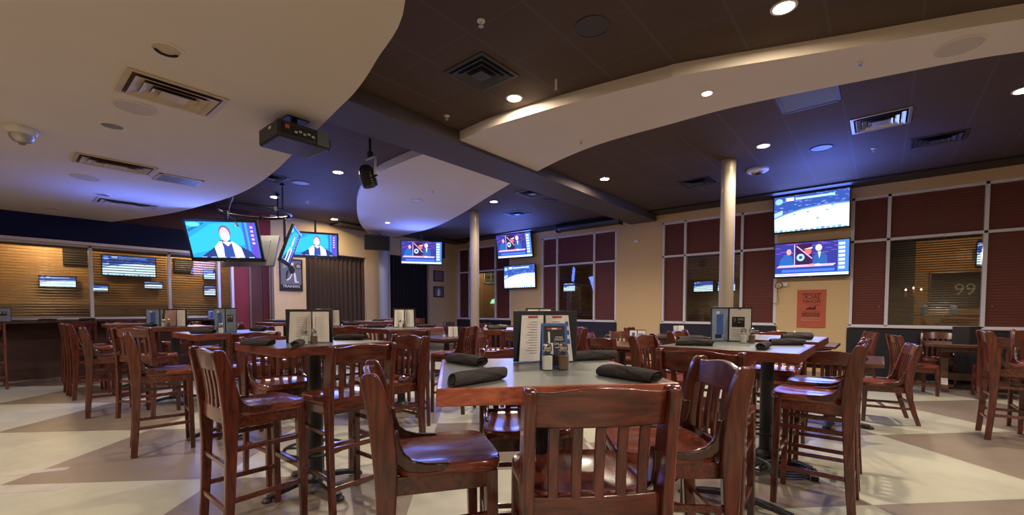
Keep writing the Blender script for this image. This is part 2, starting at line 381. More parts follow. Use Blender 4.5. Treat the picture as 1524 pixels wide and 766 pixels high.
def make_seat(kind):
    """tall stool with a slatted back, or the low dining chair of the same family"""
    tall = kind == 'stool'
    hs = 0.745 if tall else 0.455
    top = hs + (0.333 if tall else 0.445)
    W = 0.42; hw = W/2
    name = 'bar_stool' if tall else 'dining_chair'
    t = thing(name, '', 'bar stool' if tall else 'chair')
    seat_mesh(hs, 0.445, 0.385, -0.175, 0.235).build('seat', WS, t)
    # rear posts: shaped boards seen wide from the side, raked back above the seat
    def post(sx):
        if tall:
            ctr = [(0.0,-0.226,0.046),(0.25,-0.208,0.050),(0.5,-0.196,0.056),(hs-0.03,-0.194,0.076),(hs+0.06,-0.198,0.084),(hs+0.16,-0.208,0.082),(hs+0.26,-0.226,0.076),(top-0.03,-0.239,0.070),(top-0.006,-0.243,0.058),(top+0.004,-0.244,0.036)]
        else:
            ctr = [(0.0,-0.295,0.042),(0.12,-0.255,0.046),(0.28,-0.212,0.056),(hs-0.03,-0.194,0.070),(hs+0.06,-0.196,0.078),(hs+0.18,-0.212,0.074),(hs+0.30,-0.242,0.064),(top-0.03,-0.272,0.056),(top-0.006,-0.280,0.046),(top+0.004,-0.283,0.03)]
        pts = [(y-w/2, z) for z, y, w in ctr] + [(y+w/2, z) for z, y, w in reversed(ctr)]
        return MB().prism(pts, sx*hw-0.017, sx*hw+0.017, 0, 0, True)
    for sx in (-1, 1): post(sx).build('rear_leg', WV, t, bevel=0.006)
    yb = lambda z: -0.200 - max(0, (z-hs-0.06))**1.35*(0.23 if tall else 0.24)
    # crest rail with the wavy top edge, bowed backwards
    nx, cr0 = 20, top-(0.115 if tall else 0.125)
    vs = []
    for i in range(nx+1):
        u = -1+2*i/nx; x = u*(hw-0.016)
        zt = top-0.014 + 0.019*math.cos(PI*u/2)**2 + 0.004*max(0,abs(u)-0.75)/0.25
        bow = 0.020*(1-u*u)
        for z, dy in ((cr0,-0.011),(cr0,0.011),(zt,0.011),(zt,-0.011)):
            vs.append((x, yb(z)-bow+dy, z))
    fs = []
    for i in range(nx):
        a, b = i*4, (i+1)*4
        fs += [(a+j, a+(j+1)%4, b+(j+1)%4, b+j) for j in range(4)]
    fs += [(3,2,1,0), tuple(nx*4+j for j in range(4))]
    MB().add(vs, fs, 0, True).build('crest_rail', WH, t, bevel=0.005)
    lr0, lr1 = hs-0.075, hs+0.010
    vs = []
    for i in range(nx+1):
        u = -1+2*i/nx; x = u*(hw-0.016); bow = 0.012*(1-u*u)
        for z, dy in ((lr0,-0.010),(lr0,0.010),(lr1,0.010),(lr1,-0.010)): vs.append((x, yb(z)-bow+dy, z))
    MB().add(vs, fs, 0, True).build('lower_back_rail', WH, t, bevel=0.004)
    for k in range(5):
        u = (-0.70+0.35*k); x = u*(hw-0.016); bow = 0.016*(1-u*u)
        z0, z1 = lr1-0.01, cr0+0.012; m = MB(); zs = [z0+(z1-z0)*q/4 for q in range(5)]; vs = []
        for z in zs:
            for dx, dy in ((-0.0155,-0.006),(0.0155,-0.006),(0.0155,0.006),(-0.0155,0.006)): vs.append((x+dx, yb(z)-bow+dy, z))
        f2 = [(a*4+j, a*4+(j+1)%4, a*4+4+(j+1)%4, a*4+4+j) for a in range(4) for j in range(4)] + [(3,2,1,0),(16,17,18,19)]
        m.add(vs, f2, 0, True).build('slat', WV, t, bevel=0.003)
    # curved side braces running from the posts down onto the seat
    for sx in (-1, 1):
        path = [(-0.172,hs+0.130),(-0.166,hs+0.080),(-0.150,hs+0.036),(-0.115,hs+0.004),(-0.06,hs-0.010),(0.030,hs-0.012)]
        m = MB(); vs = []
        for i, (y, z) in enumerate(path):
            a = path[max(i-1,0)]; b = path[min(i+1,len(path)-1)]; d = Vector((b[0]-a[0], b[1]-a[1])).normalized(); nn = Vector((-d.y, d.x))
            h = (0.019,0.022,0.024,0.023,0.019,0.014)[i]
            for dx, q in ((-0.012,-h),(0.012,-h),(0.012,h),(-0.012,h)): vs.append((sx*(hw-0.016)+dx, y+nn.x*q, z+nn.y*q))
        k = len(path)
        f2 = [(a*4+j, a*4+(j+1)%4, a*4+4+(j+1)%4, a*4+4+j) for a in range(k-1) for j in range(4)] + [(3,2,1,0), tuple((k-1)*4+j for j in range(4))]
        tag(m.add(vs, f2, 0, True).build('side_brace', WD, t, bevel=0.006), 'dark curved brace')
    # apron
    za = hs-0.072; ap = MB()
    ap.box((0, 0.180, za), (0.345, 0.022, 0.066)); ap.box((0,-0.165,za),(0.36,0.012,0.05))
    for sx in (-1, 1): ap.bar((sx*0.178,-0.18,za),(sx*0.186,0.18,za),0.020,0.066)
    ap.build('apron', WH, t, bevel=0.003)
    for sx in (-1, 1):
        MB().bar((sx*0.196, 0.196, 0), (sx*0.184, 0.184, hs-0.038), 0.036, 0.036, 0, (0,1,0), 0.046, 0.046).build('front_leg', WV, t, bevel=0.005)
    def st(a, b, w=0.018, h=0.028): MB().bar(a, b, w, h).build('stretcher', WH, t, bevel=0.004)
    ry = (lambda z: -0.226+z*0.07) if tall else (lambda z: -0.295+z*0.30)
    if tall:
        for sx in (-1, 1):
            st((sx*0.205, ry(0.53), 0.53), (sx*0.188, 0.188, 0.53)); st((sx*0.208, ry(0.25), 0.25), (sx*0.193, 0.192, 0.25))
        st((-0.19,0.190,0.34),(0.19,0.190,0.34),0.030,0.034); st((-0.2,-0.205,0.44),(0.2,-0.205,0.44)); st((-0.2,-0.218,0.20),(0.2,-0.218,0.20))
    else:
        for sx in (-1, 1): st((sx*0.208, ry(0.18), 0.18), (sx*0.190, 0.192, 0.18))
        st((-0.20,0.0,0.18),(0.20,0.0,0.18)); st((-0.2,-0.225,0.24),(0.2,-0.225,0.24))
    return t
def stool(label, x, y, facing, group='tall slat backed bar stools'):
    """facing: world angle in degrees of the seat's front (0 = +x)"""
    return place('stool', lambda: make_seat('stool'), label, (x, y, 0), R(facing-90), group)
def chair(label, x, y, facing, group='low slat backed dining chairs'):
    return place('chair', lambda: make_seat('chair'), label, (x, y, 0), R(facing-90), group)
# ------------------------------------------------------------------ tables and what stands on them
TZ = 1.065
def make_pub_table():
    t = thing('pub_table', '', 'table'); h = 0.385
    m = MB(); w = 0.018
    for a in range(4):
        rot = Matrix.Rotation(a*PI/2, 3, 'Z')
        q = [rot @ Vector(p) for p in ((-h,-h,0),(h,-h,0),(h-w,-h+w,0),(-h+w,-h+w,0))]
        vs = [(p.x,p.y,TZ-0.056) for p in q]+[(p.x,p.y,TZ) for p in q]
        m.add(vs, [(3,2,1,0),(4,5,6,7),(0,1,5,4),(1,2,6,5),(2,3,7,6),(3,0,4,7)])
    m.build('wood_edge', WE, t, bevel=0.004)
    MB().box((0,0,TZ-0.018),(2*(h-w)+0.001,2*(h-w)+0.001,0.0345)).build('tabletop', LAM, t)
    m = MB(); m.box((0,0,TZ-0.05),(0.40,0.40,0.012)); m.box((0,0,TZ-0.062),(0.55,0.05,0.02)); m.box((0,0,TZ-0.06),(0.05,0.55,0.02)); m.build('mounting_plate', IRON, t)
    MB().lathe([(0.052,0.07),(0.050,0.10),(0.050,TZ-0.07),(0.056,TZ-0.06)],n=24).build('pedestal', IRON, t)
    m = MB()
    for a in range(4):
        c, s = math.cos(a*PI/2), math.sin(a*PI/2)
        path = [(0.0,0.075),(0.10,0.072),(0.22,0.052),(0.33,0.026)]
        for (r0,z0),(r1,z1) in zip(path, path[1:]): m.bar((c*r0,s*r0,z0),(c*r1,s*r1,z1),0.062-0.07*r0,0.032)
        m.lathe([(0.033,0),(0.033,0.014),(0.02,0.030)],(c*0.335,s*0.335,0),n=14)
    m.lathe([(0.085,0.055),(0.085,0.085),(0.06,0.12)],n=20)
    m.build('cross_base', IRON, t, bevel=0.004)
    m = MB(); m.tube([(0.205*math.cos(2*PI*i/40),0.205*math.sin(2*PI*i/40),0.29) for i in range(40)],0.012,n=8,closed=True)
    for a in range(4): m.tube([(0.04*math.cos(a*PI/2+.78),0.04*math.sin(a*PI/2+.78),0.29),(0.205*math.cos(a*PI/2+.78),0.205*math.sin(a*PI/2+.78),0.29)],0.009,n=8)
    m.build('foot_ring', IRON, t)
    return t
def pub_table(label, x, y, deg=0): return place('pub', make_pub_table, label, (x,y,0), R(deg), 'tall square pub tables')
def make_low_table():
    t = thing('dining_table', '', 'table')
    MB().box((0,0,0.738),(0.92,0.92,0.044)).build('tabletop', WT, t, bevel=0.008)
    MB().box((0,0,0.69),(0.74,0.74,0.055)).build('apron', WT, t, bevel=0.004)
    MB().lathe([(0.06,0.06),(0.055,0.12),(0.055,0.66),(0.09,0.69)],n=20).build('pedestal', IRON, t)
    m = MB()
    for a in range(4):
        c, s = math.cos(a*PI/2), math.sin(a*PI/2)
        m.bar((0,0,0.065),(c*0.36,s*0.36,0.022),0.07,0.035)
        m.lathe([(0.035,0),(0.035,0.014),(0.02,0.03)],(c*0.36,s*0.36,0),n=12)
    m.build('cross_base', IRON, t, bevel=0.004)
    return t
def low_table(label, x, y, deg=0): return place('low', make_low_table, label, (x,y,0), R(deg), 'low square dining tables')
def trestle_table(label, x, y, deg):
    t = thing('trestle_table', label, 'table', (x,y,0), R(deg))
    MB().box((0,0,0.735),(1.55,0.85,0.055)).build('tabletop', WT, t, bevel=0.01)
    for sy in (-1,1): MB().box((0,sy*0.33,0.672),(1.2,0.03,0.075)).build('apron_rail', WT, t, bevel=0.004)
    for sx in (-1,1):
        pts = [(-0.34,0),(0.34,0),(0.34,0.05),(0.22,0.10),(0.15,0.2),(0.13,0.36),(0.16,0.52),(0.26,0.62),(0.30,0.71),(-0.30,0.71),(-0.26,0.62),(-0.16,0.52),(-0.13,0.36),(-0.15,0.2),(-0.22,0.10),(-0.34,0.05)]
        MB().prism(pts, sx*0.52-0.045, sx*0.52+0.045, 0, 0).build('trestle_leg', WT, t, bevel=0.006)
    MB().box((0,0,0.22),(1.0,0.05,0.11)).build('stretcher', WT, t, bevel=0.004)
    return t

def make_napkin():
    """tapered cloth roll with a diagonal overlap and a spiral end"""
    m = MB(); n, k = 40, 26; ln = 0.225; vs = []
    for i in range(k+1):
        u = i/k; x = (u-0.5)*ln
        base = 0.0215+0.0045*math.sin(PI*u)**0.7
        for j in range(n):
            a = 2*PI*j/n
            lap = ((a - 1.1 - 2.6*u) % (2*PI))/(2*PI)          # the loose flap winds round the roll
            r = base*(1.0+0.16*lap) * (1+0.025*math.sin(5*a+9*u))
            z = r*math.sin(a)*0.86
            vs.append((x + 0.010*math.sin(a*1.0+0.6)*(1 if i in (0,k) else 0.0), r*math.cos(a)*1.08, max(z, -0.0185)+0.0185))
    fs = [(i*n+j, i*n+(j+1)%n, (i+1)*n+(j+1)%n, (i+1)*n+j) for i in range(k) for j in range(n)]
    m.add(vs, fs, 0, True)
    for e, sx in ((0,-1),(k,1)):                                # sunken spiral ends
        o = len(m.v); q = []
        for ring, (sc, dp) in enumerate(((0.72,0.012),(0.45,0.004),(0.2,0.012))):
            for j in range(n):
                p = Vector(vs[e*n+j]); c = Vector((p.x, 0, 0.018)); v = c+(p-c)*sc; q.append((p.x-sx*dp, v.y, v.z))
        m.v += q
        rings = [[e*n+j for j in range(n)]]+[[o+r*n+j for j in range(n)] for r in range(3)]
        for a, b in zip(rings, rings[1:]):
            for j in range(n): m.f.append((a[j],a[(j+1)%n],b[(j+1)%n],b[j])); m.m.append(0); m.s.append(True)
        m.f.append(tuple(rings[-1])); m.m.append(0); m.s.append(True)
    return m.build('napkin_roll', NAP, angle=60)
def napkin(label, x, y, deg, z=TZ):
    o = place('nap', make_napkin, label, (x,y,z), R(deg), 'rolled black napkins')
    o['category'] = 'napkin'; return o

def shaker(kind, label, x, y, z=TZ, deg=0):
    def mk():
        t = thing(kind+'_shaker', '', 'shaker')
        def sq(r, k=4): 
            return r
        prof = [(0.0185,0.0),(0.0205,0.003),(0.0205,0.060),(0.0175,0.070),(0.016,0.075)]
        m = MB(); n = 16; vs = []
        for r, zz in prof:
            for j in range(n):
                a = 2*PI*j/n; c, s = math.cos(a), math.sin(a); e = 0.45
                vs.append((math.copysign(abs(c)**e,c)*r, math.copysign(abs(s)**e,s)*r, zz))
        fs = [(i*n+j,i*n+(j+1)%n,(i+1)*n+(j+1)%n,(i+1)*n+j) for i in range(len(prof)-1) for j in range(n)]+[tuple(range(n-1,-1,-1))]
        m.add(vs, fs, 0, False).build('glass_body', CLEAR, t)
        m = MB(); vs = []
        for r, zz in ((0.0185,0.003),(0.0185,0.054)):
            for j in range(n):
                a = 2*PI*j/n; c, s = math.cos(a), math.sin(a); e = 0.45
                vs.append((math.copysign(abs(c)**e,c)*r, math.copysign(abs(s)**e,s)*r, zz))
        m.add(vs, [(j,(j+1)%n,n+(j+1)%n,n+j) for j in range(n)]+[tuple(range(n-1,-1,-1)), tuple(range(n,2*n))]).build('contents', SALT if kind=='salt' else PEPPER, t)
        MB().lathe([(0.0175,0.073),(0.0185,0.075),(0.0185,0.090),(0.015,0.100),(0.006,0.104)],n=20).build('screw_cap', CHROME, t)
        return t
    return place(kind, mk, label, (x,y,z), R(deg), kind+' shakers on the tables')

def menu_folder(label, x, y, deg, z=TZ, w=0.15, h=0.225, spread=150, cover=None, left=None, right=None, style='plain', name='menu_folder'):
    """two stiff black covers standing open like a book, pages inside; deg = direction the open side faces"""
    t = thing(name, label, 'menu', (x,y,z), R(deg-90), 'standing menu folders')
    half = R(spread/2)
    for sx, pm in ((1, left or PAPER), (-1, right or PAPER)):
        # each cover runs from the spine outwards and forwards (+y)
        d = Vector((sx*math.sin(half), math.cos(half), 0)); nrm = Vector((-sx*math.cos(half), math.sin(half), 0))
        M3 = Matrix((d, nrm, Vector((0,0,1)))).transposed()
        MB().box(tuple(d*(w/2)+Vector((0,0,h/2))), (w,0.005,h), 0, M3).build('cover', cover or BLKV, t, bevel=0.0015)
        pg = MB(); k = 10; vs = []
        ins = {'plain': (0.04,0.74,0.020,0.10), 'curl': (0.04,0.84,0.014,0.06), 'board': (0.06,0.95,0.0,0.0)}[style]
        for i in range(k+1):
            u = i/k; b = 0.006+(0.012*math.sin(PI*min(1,u*1.2)) if style != 'board' else 0)
            for zz, low in ((0.006,1),(h-0.012-ins[2]*0.4,0)):
                p = d*(w*(ins[0]+(ins[1]-ins[0])*u + low*ins[3]*(0.4+u))) + nrm*(b+low*ins[2]*(0.4+u)) + Vector((0,0,zz)); vs.append(tuple(p))
        for i in range(k+1):
            for q in (0,1):
                p = Vector(vs[i*2+q])-nrm*0.003; vs.append(tuple(p))
        o = (k+1)*2
        fs = [(i*2,i*2+2,i*2+3,i*2+1) for i in range(k)]+[(o+i*2+1,o+i*2+3,o+i*2+2,o+i*2) for i in range(k)]
        fs += [(0,1,o+1,o),(k*2+1,k*2,o+k*2,o+k*2+1)]+[(i*2+2,i*2,o+i*2,o+i*2+2) for i in range(k)]+[(i*2+1,i*2+3,o+i*2+3,o+i*2+1) for i in range(k)]
        pg.add(vs, fs, 0, True)
        # printed lines and boxes on the page
        ln = MB(); 
        def blk(u0,u1,z0,z1,mi):
            def at(u, v):
                v0 = (v*h-0.006)/(h-0.018-ins[2]*0.4); low = 1-v0
                b = 0.0066+(0.012*math.sin(PI*min(1,u*1.2)) if style != 'board' else 0)
                return d*(w*(ins[0]+(ins[1]-ins[0])*u+low*ins[3]*(0.4+u)))+nrm*(b+low*ins[2]*(0.4+u)+0.0006)+Vector((0,0,v*h))
            n_ = 5; q_ = [at(u0+(u1-u0)*i/n_, z) for i in range(n_+1) for z in (z0,z1)]; q2 = [p+nrm*0.0005 for p in q_]; m_ = len(q_)
            f_ = [(i*2,i*2+2,i*2+3,i*2+1) for i in range(n_)]+[(m_+i*2+1,m_+i*2+3,m_+i*2+2,m_+i*2) for i in range(n_)]
            f_ += [(0,1,m_+1,m_),(m_-1,m_-2,2*m_-2,2*m_-1)]+[(i*2+2,i*2,m_+i*2,m_+i*2+2) for i in range(n_)]+[(i*2+1,i*2+3,m_+i*2+3,m_+i*2+1) for i in range(n_)]
            ln.add(q_+q2, f_, mi)
        if style == 'plain':
            for r in range(13): blk(0.3,0.62+0.07*((r*7)%3),0.78-0.05*r,0.788-0.05*r,0)
            blk(0.3,0.72,0.86,0.90,1)
            if sx < 0:
                for r in range(3): blk(0.84,0.96,0.70-0.17*r,0.79-0.17*r,2)
            inks = [INKG, INKR, INKB]
        elif style == 'board':
            if sx < 0:
                blk(0.12,0.72,0.42,0.72,2); blk(0.40,0.66,0.62,0.68,3); blk(0.42,0.64,0.55,0.58,3); blk(0.18,0.30,0.57,0.68,3); blk(0.4,0.55,0.93,0.96,1)
                for r in range(4): blk(0.15,0.7,0.34-0.06*r,0.352-0.06*r,0)
            else:
                blk(0.3,0.7,0.2,0.8,1); blk(0.55,0.75,0.79,0.88,3); blk(0.4,0.8,0.10,0.21,2)
            inks = [INKG, INKB, INKK, INKW]
        else:
            blk(0.235,0.252,0.18,0.765,0)
            for r in range(9): blk(0.25,0.7,0.75-0.07*r,0.757-0.07*r,0)
            inks = [INKG]
        o_ = len(pg.v); pg.v += ln.v; pg.f += [tuple(i+o_ for i in f) for f in ln.f]; pg.m += [m+1 for m in ln.m]; pg.s += ln.s
        pg.build('menu_page', [pm]+inks, t)
    return t
def table_tent(label, x, y, deg, z=TZ, w=0.105, h=0.15):
    """small A-shaped advertising card, blue border round a black face"""
    t = thing('table_tent_card', label, 'table card', (x,y,z), R(deg-90), 'table tent cards')
    m = MB(); dp = 0.035
    for s in (1,-1):
        a = math.atan2(dp, h); M3 = Matrix.Rotation(s*a, 3, 'X')
        m.box((0, s*dp/2, h/2), (w, 0.0014, h*1.02), 0, M3)
    m.box((0,0,0.002),(w,dp*2,0.0014))
    card = m.build('card', INKB, t)
    a = math.atan2(dp, h); M3 = Matrix.Rotation(a, 3, 'X'); nr = M3 @ Vector((0,1,0)); up = M3 @ Vector((0,0,1))
    base = Vector((0, dp/2, h/2))
    def blk(mb, u, v, bw, bh, mi, lift): mb.box(tuple(base+Vector((-u,0,0))+up*v+nr*(0.0012+lift)), (bw,0.0006,bh), mi, M3)
    f = MB(); blk(f,0,0.0,w*0.80,h*0.9,0,0.0); f.build('black_face', INKK, t)
    p = MB(); blk(p,-0.022,0.028,0.008,0.055,0,0.0008); blk(p,-0.012,-0.012,0.011,0.045,0,0.0008); blk(p,-0.03,0.005,0.012,0.012,1,0.0008)
    blk(p,0,0.068,0.06,0.006,2,0.0008); blk(p,-0.0,0.068,0.02,0.006,0,0.001); blk(p,0.018,-0.008,0.034,0.002,0,0.0008); blk(p,0.018,0.034,0.030,0.0025,0,0.0008)
    p.build('picture', [INKW, INKG, INKR], t)
    rot = (PI/2-0.0, 0, PI)
    for body, v, sz in (('JAKEO', 0.024, 0.0125), ('ON AT', 0.006, 0.0135)):
        c = base+Vector((-0.018,0,0))+up*v+nr*0.0024
        o = text(body, sz, t, INKW, tuple(c), (PI/2-a, 0, PI))
    return t
# ------------------------------------------------------------------ room shell
XW, YN, XE, YS, ZC = -12.0, 11.0, 5.2, -5.0, 3.72
o = MB().box2((XW-0.3,YS-0.3,-0.12),(XE+0.3,YN+0.3,0)).build('floor', FLOOR); struct(o, 'stained concrete floor in large beige and brown diagonal checks', 'floor')
o = MB().box2((XW-0.3,YS-0.3,ZC),(XE+0.3,YN+0.3,ZC+0.12)).build('ceiling', CEIL); struct(o, 'dark brown suspended tile ceiling above the dining room', 'ceiling')
o = MB().box2((XW,YS-0.2,0),(XE,YS,ZC)).build('wall_south', WALL); struct(o, 'cream wall behind the viewpoint', 'wall')
o = MB().box2((XE,YS,0),(XE+0.2,YN,ZC)).build('wall_east', WALL); struct(o, 'cream wall at the far end beyond the frame', 'wall')

# window wall: piers, sill and head round the openings
G = [-11.90, -8.10, -4.30, -0.50]          # left edges of the four window groups
GW, ZS, ZH, ZT = 2.54, 0.955, 3.485, 2.63
G_edges = [(g, g+GW) for g in G]+[(3.30, XE)]
w = MB(); x = XW-0.2
for a, b in [(g, g+GW) for g in G]+[(3.30, 5.0)]:
    if a-x > 0.001: w.box2((x,YN,0),(a,YN+0.2,ZC))
    w.box2((a,YN,ZH),(b,YN+0.2,ZC)); w.box2((a,YN,0),(b,YN+0.2,ZS)); x = b
w.box2((x,YN,0),(XE+0.2,YN+0.2,ZC))
struct(w.build('wall_north', WALL), 'warm cream wall with tall windows down the right side of the room', 'wall')
w = MB(); x = XW
for a, b in [(g, g+GW) for g in G]+[(3.30, 5.0)]: w.box2((a-0.02,YN-0.03,0),(b+0.02,YN,ZS-0.03))
struct(w.build('trim_1', surf('blackish navy panelling',(0.008,0.009,0.018))), 'dark navy panelling under the tall windows', 'trim')
n_win = 0
for gi, g in enumerate(G+[3.30]):
    n_win += 1
    gw = GW if gi < 4 else 1.7
    lab = ['tall window in the far corner partly behind the slim column','tall window between the small paired televisions and the cream pier','tall window behind the thick column','tall window right of the large paired televisions','tall window beyond the edge of the frame'][gi]
    root = thing('window_%d' % n_win, lab, 'window', (g,YN+0.06,0)); root['kind'] = 'structure'
    xs = [0, 0.57, 1.84, gw] if gi < 4 else [0, gw/2, gw]
    f = MB(); t = 0.055
    for k, xx in enumerate(xs): f.box((min(max(xx,t/2),gw-t/2),0,(ZS+ZH)/2),(t,0.10,ZH-ZS))
    for zz in (ZS+0.02, ZT, ZH-0.025): f.box((gw/2,0,zz),(gw,0.10,0.05))
    f.box((gw/2,-0.075,ZS+0.005),(gw,0.12,0.03))
    f.build('window_frame', ALU, root, bevel=0.004)
    for k in range(len(xs)-1):
        a, b = xs[k]+0.03, xs[k+1]-0.03
        for lo, hi, upper in ((ZS+0.045,ZT-0.025,False),(ZT+0.025,ZH-0.05,True)):
            if k == 1 and not upper:
                MB().box2((a,0.030,lo),(b,0.036,hi)).build('window_pane', GLASS, root)
            else:
                MB().box2((a,0.012,lo),(b,0.03,hi)).build('blind_panel', MAROON, root)
                if not upper:
                    kb = MB(); kb.lathe([(0.012,0),(0.016,0.01),(0.010,0.022)],n=10)
                    p = kb.build('knob', BRASS, root, loc=(b-0.08 if k==0 else a+0.08,0.012,1.35), rot=(PI/2,0,0))
    # open slatted blind in the middle light
    if gi < 4:
        s = MB(); zz = ZS+0.07; i = 0
        while zz < ZT-0.06:
            s.box(((xs[1]+xs[2])/2,0.07,zz),(xs[2]-xs[1]-0.08,0.032,0.0022),0,Matrix.Rotation(R(-16),3,'X')); zz += 0.044
        s.box(((xs[1]+xs[2])/2,0.07,ZT-0.045),(xs[2]-xs[1]-0.07,0.04,0.04))
        s.build('slatted_blind', WD, root)

# west wall: windows over a half wall, red bay, doorway, curtained openings
ZL0, ZL1 = 1.10, 2.55
yl = [-3.75,-2.5,-1.25,0.0,1.25,2.5,3.44,3.72]
w = MB()
w.box2((XW-0.2,YS,0),(XW,3.72,ZL0)); w.box2((XW-0.2,YS,ZL1),(XW,3.72,ZC)); w.box2((XW-0.2,YS,ZL0),(XW,-3.75,ZL1))
q = MB().box2((XW,-5,3.05),(XW+0.012,4.12,ZC)); struct(q.build('wall_west_upper', surf('shade-darkened red paint',(0.06,0.008,0.018))), 'strip of red wall with painted-in shade above the navy bulkhead', 'wall')  # red wall paint darkened here to stand for weaker light
struct(w.build('wall_west', BRICKD), 'dark brick half wall below the windows on the left', 'wall')
w = MB(); w.box2((XW-0.2,3.72,0),(XW,4.12,ZC)); w.box2((XW-0.2,4.12,2.75),(XW,4.62,ZC))
struct(w.build('wall_west_red', REDW), 'red painted wall beside the patio windows', 'wall')
w = MB(); w.box2((XW-0.2,4.62,0),(XW,5.50,ZC)); w.box2((XW-0.2,5.50,2.86),(XW,7.33,ZC)); w.box2((XW-0.2,7.33,0),(XW,8.18,ZC)); w.box2((XW-0.2,8.18,3.05),(XW,9.76,ZC)); w.box2((XW-0.2,9.76,0),(XW,YN,ZC))
struct(w.build('wall_west_far', WALL), 'cream wall with two curtained openings at the back left', 'wall')
w = MB(); w.box2((XW-0.9,4.1,0),(XW-0.8,10.2,ZC)); struct(w.build('wall_recess', DARKHOLE), 'black space behind the curtained openings', 'wall')
w = MB(); w.box2((XW-0.02,4.60,0),(XW+0.04,4.66,2.75)); w.box2((XW-0.02,4.09,0),(XW+0.03,4.13,2.75)); struct(w.build('trim_2', surf('taupe trim',(0.16,0.12,0.1))), 'taupe trim round the dark doorway', 'trim')
d = thing('door_1', 'dark red door standing back in the doorway left of the framed sports poster', 'door', (XW-0.12,4.13,0)); d['kind'] = 'structure'
MB().box2((-0.02,0.0,0),(0.02,0.30,2.72)).build('door_panel', surf('brown door',(0.085,0.026,0.02)), d, bevel=0.004)
MB().box2((-0.02,0.31,0),(0.02,0.47,2.72)).build('door_leaf', surf('deep red door',(0.085,0.008,0.012)), d, bevel=0.004)
# bulkhead with pale light strip over the windows
w = MB(); w.box2((XW,YS,2.60),(XW+0.16,4.60,3.055)); struct(w.build('trim_3', NAVY, bevel=0.01), 'dark navy bulkhead running over the left windows', 'trim')
w = MB(); w.box2((XW-0.02,YS,2.545),(XW+0.18,3.75,2.60)); struct(w.build('trim_4', surf('lilac white trim',(0.74,0.70,0.82))), 'pale trim strip under the navy bulkhead', 'trim')
root = thing('window_6', 'long row of patio windows with wooden blinds down the left wall', 'window', (XW,0,0)); root['kind'] = 'structure'
f = MB()
for yy in yl: f.box((0.0,yy,(ZL0+ZL1)/2),(0.10,0.055,ZL1-ZL0))
f.box((0,(yl[0]+yl[-1])/2,ZL0+0.02),(0.10,yl[-1]-yl[0],0.04)); f.box((0,(yl[0]+yl[-1])/2,ZL1-0.02),(0.10,yl[-1]-yl[0],0.04))
f.build('window_frame', ALU, root, bevel=0.004)
BLW = surf('wooden blind slat', (0.16,0.085,0.04), (0.11,0.058,0.028), 0.5, 8)
for k in range(len(yl)-1):
    a, b = yl[k]+0.03, yl[k+1]-0.03
    MB().box2((-0.06,a,ZL0+0.04),(-0.054,b,ZL1-0.04)).build('window_pane', GLASS, root)
    s = MB(); zz = ZL0+0.06; half = (k <= 3)
    while zz < ZL1-0.07:
        s.box((-0.02,(a+b)/2,zz),(0.040,b-a-0.02,0.0024),0,Matrix.Rotation(R(24 if k > 3 else 9),3,'Y')); zz += 0.052
    s.box((-0.02,(a+b)/2,ZL1-0.06),(0.05,b-a,0.04))
    s.build('slatted_blind', BLW, root)
# drink rail along the half wall
dr = thing('drink_rail', 'long dark drink rail along the brick half wall under the patio windows', 'shelf', (XW,0,0))
MB().box2((0.0,YS+0.1,1.045),(0.42,3.6,1.085)).build('rail_top', WD, dr, bevel=0.006)
b = MB()
for yy in (-4,-2,0,1.6,3.2): b.prism([(0.0,1.045),(0.34,1.045),(0.0,0.72)], yy-0.02, yy+0.02, 0, 1)
b.build('bracket', IRON, dr)

# invented patio and lane scenery, standing in for reflections in the glass
o = MB().box2((-15.4,YS,-0.1),(-15.2,9,5)).build('wall_invented_patio_brick', BRICKX); struct(o, 'tan brick wall of the invented patio beyond the left windows', 'wall')
o = MB().box2((-15.4,YS,-0.12),(XW-0.3,9,0.0)).build('floor_invented_patio', surf('invented patio concrete',(0.12,0.1,0.08))); struct(o, 'invented patio floor beyond the left windows', 'floor')
o = MB().box2((-15.4,YS,3.2),(XW-0.2,9,3.3)).build('ceiling_invented_patio', surf('invented patio soffit',(0.2,0.14,0.09))); struct(o, 'invented patio roof beyond the left windows', 'ceiling')
o = MB().box2((-22,14.3,-0.1),(7,14.5,5)).build('wall_invented_lane_brick', BRICKY); struct(o, 'tan brick wall across the invented lane beyond the right windows', 'wall')
o = MB().box2((-22,YN+0.3,-0.12),(7,14.5,0)).build('floor_invented_lane', surf('invented lane paving',(0.06,0.05,0.045))); struct(o, 'paving of the invented lane beyond the right windows', 'floor')
o = MB().box2((-22,YN+0.2,4.0),(7,14.5,4.1)).build('ceiling_invented_lane', surf('invented lane canopy',(0.05,0.04,0.035))); struct(o, 'dark canopy over the invented lane beyond the right windows', 'ceiling')

# columns, beam, dropped plaster shapes
for lab, x, y, r, m in (('thick round beige column in front of the middle right window', -1.96, 7.78, 0.110, TAN), ('slim round beige column in front of the far corner window', -7.78, 7.76, 0.112, TAN), ('pale grey pipe column between the two curtained openings', -11.75, 7.78, 0.15, GREYC)):
    o = MB().lathe([(r,0),(r,ZC-0.002)],n=40).build('column', m, loc=(x,y,0)); struct(o, lab, 'column')
o = MB().box2((-5.15,YS,3.55),(-4.45,YN,ZC)).build('beam', BEAM, bevel=0.004); struct(o, 'deep plum brown ceiling beam running to the window wall', 'beam')
def smooth_curve(pts, k=6, closed=False):
    out = []
    n = len(pts)
    for i in range(n-1):
        p0, p1, p2, p3 = (Vector(pts[max(i-1,0)]), Vector(pts[i]), Vector(pts[i+1]), Vector(pts[min(i+2,n-1)]))
        for j in range(k):
            t = j/k
            q = 0.5*((2*p1)+(-p0+p2)*t+(2*p0-5*p1+4*p2-p3)*t*t+(-p0+3*p1-3*p2+p3)*t**3); out.append((q.x,q.y))
    out.append(tuple(pts[-1])); return out
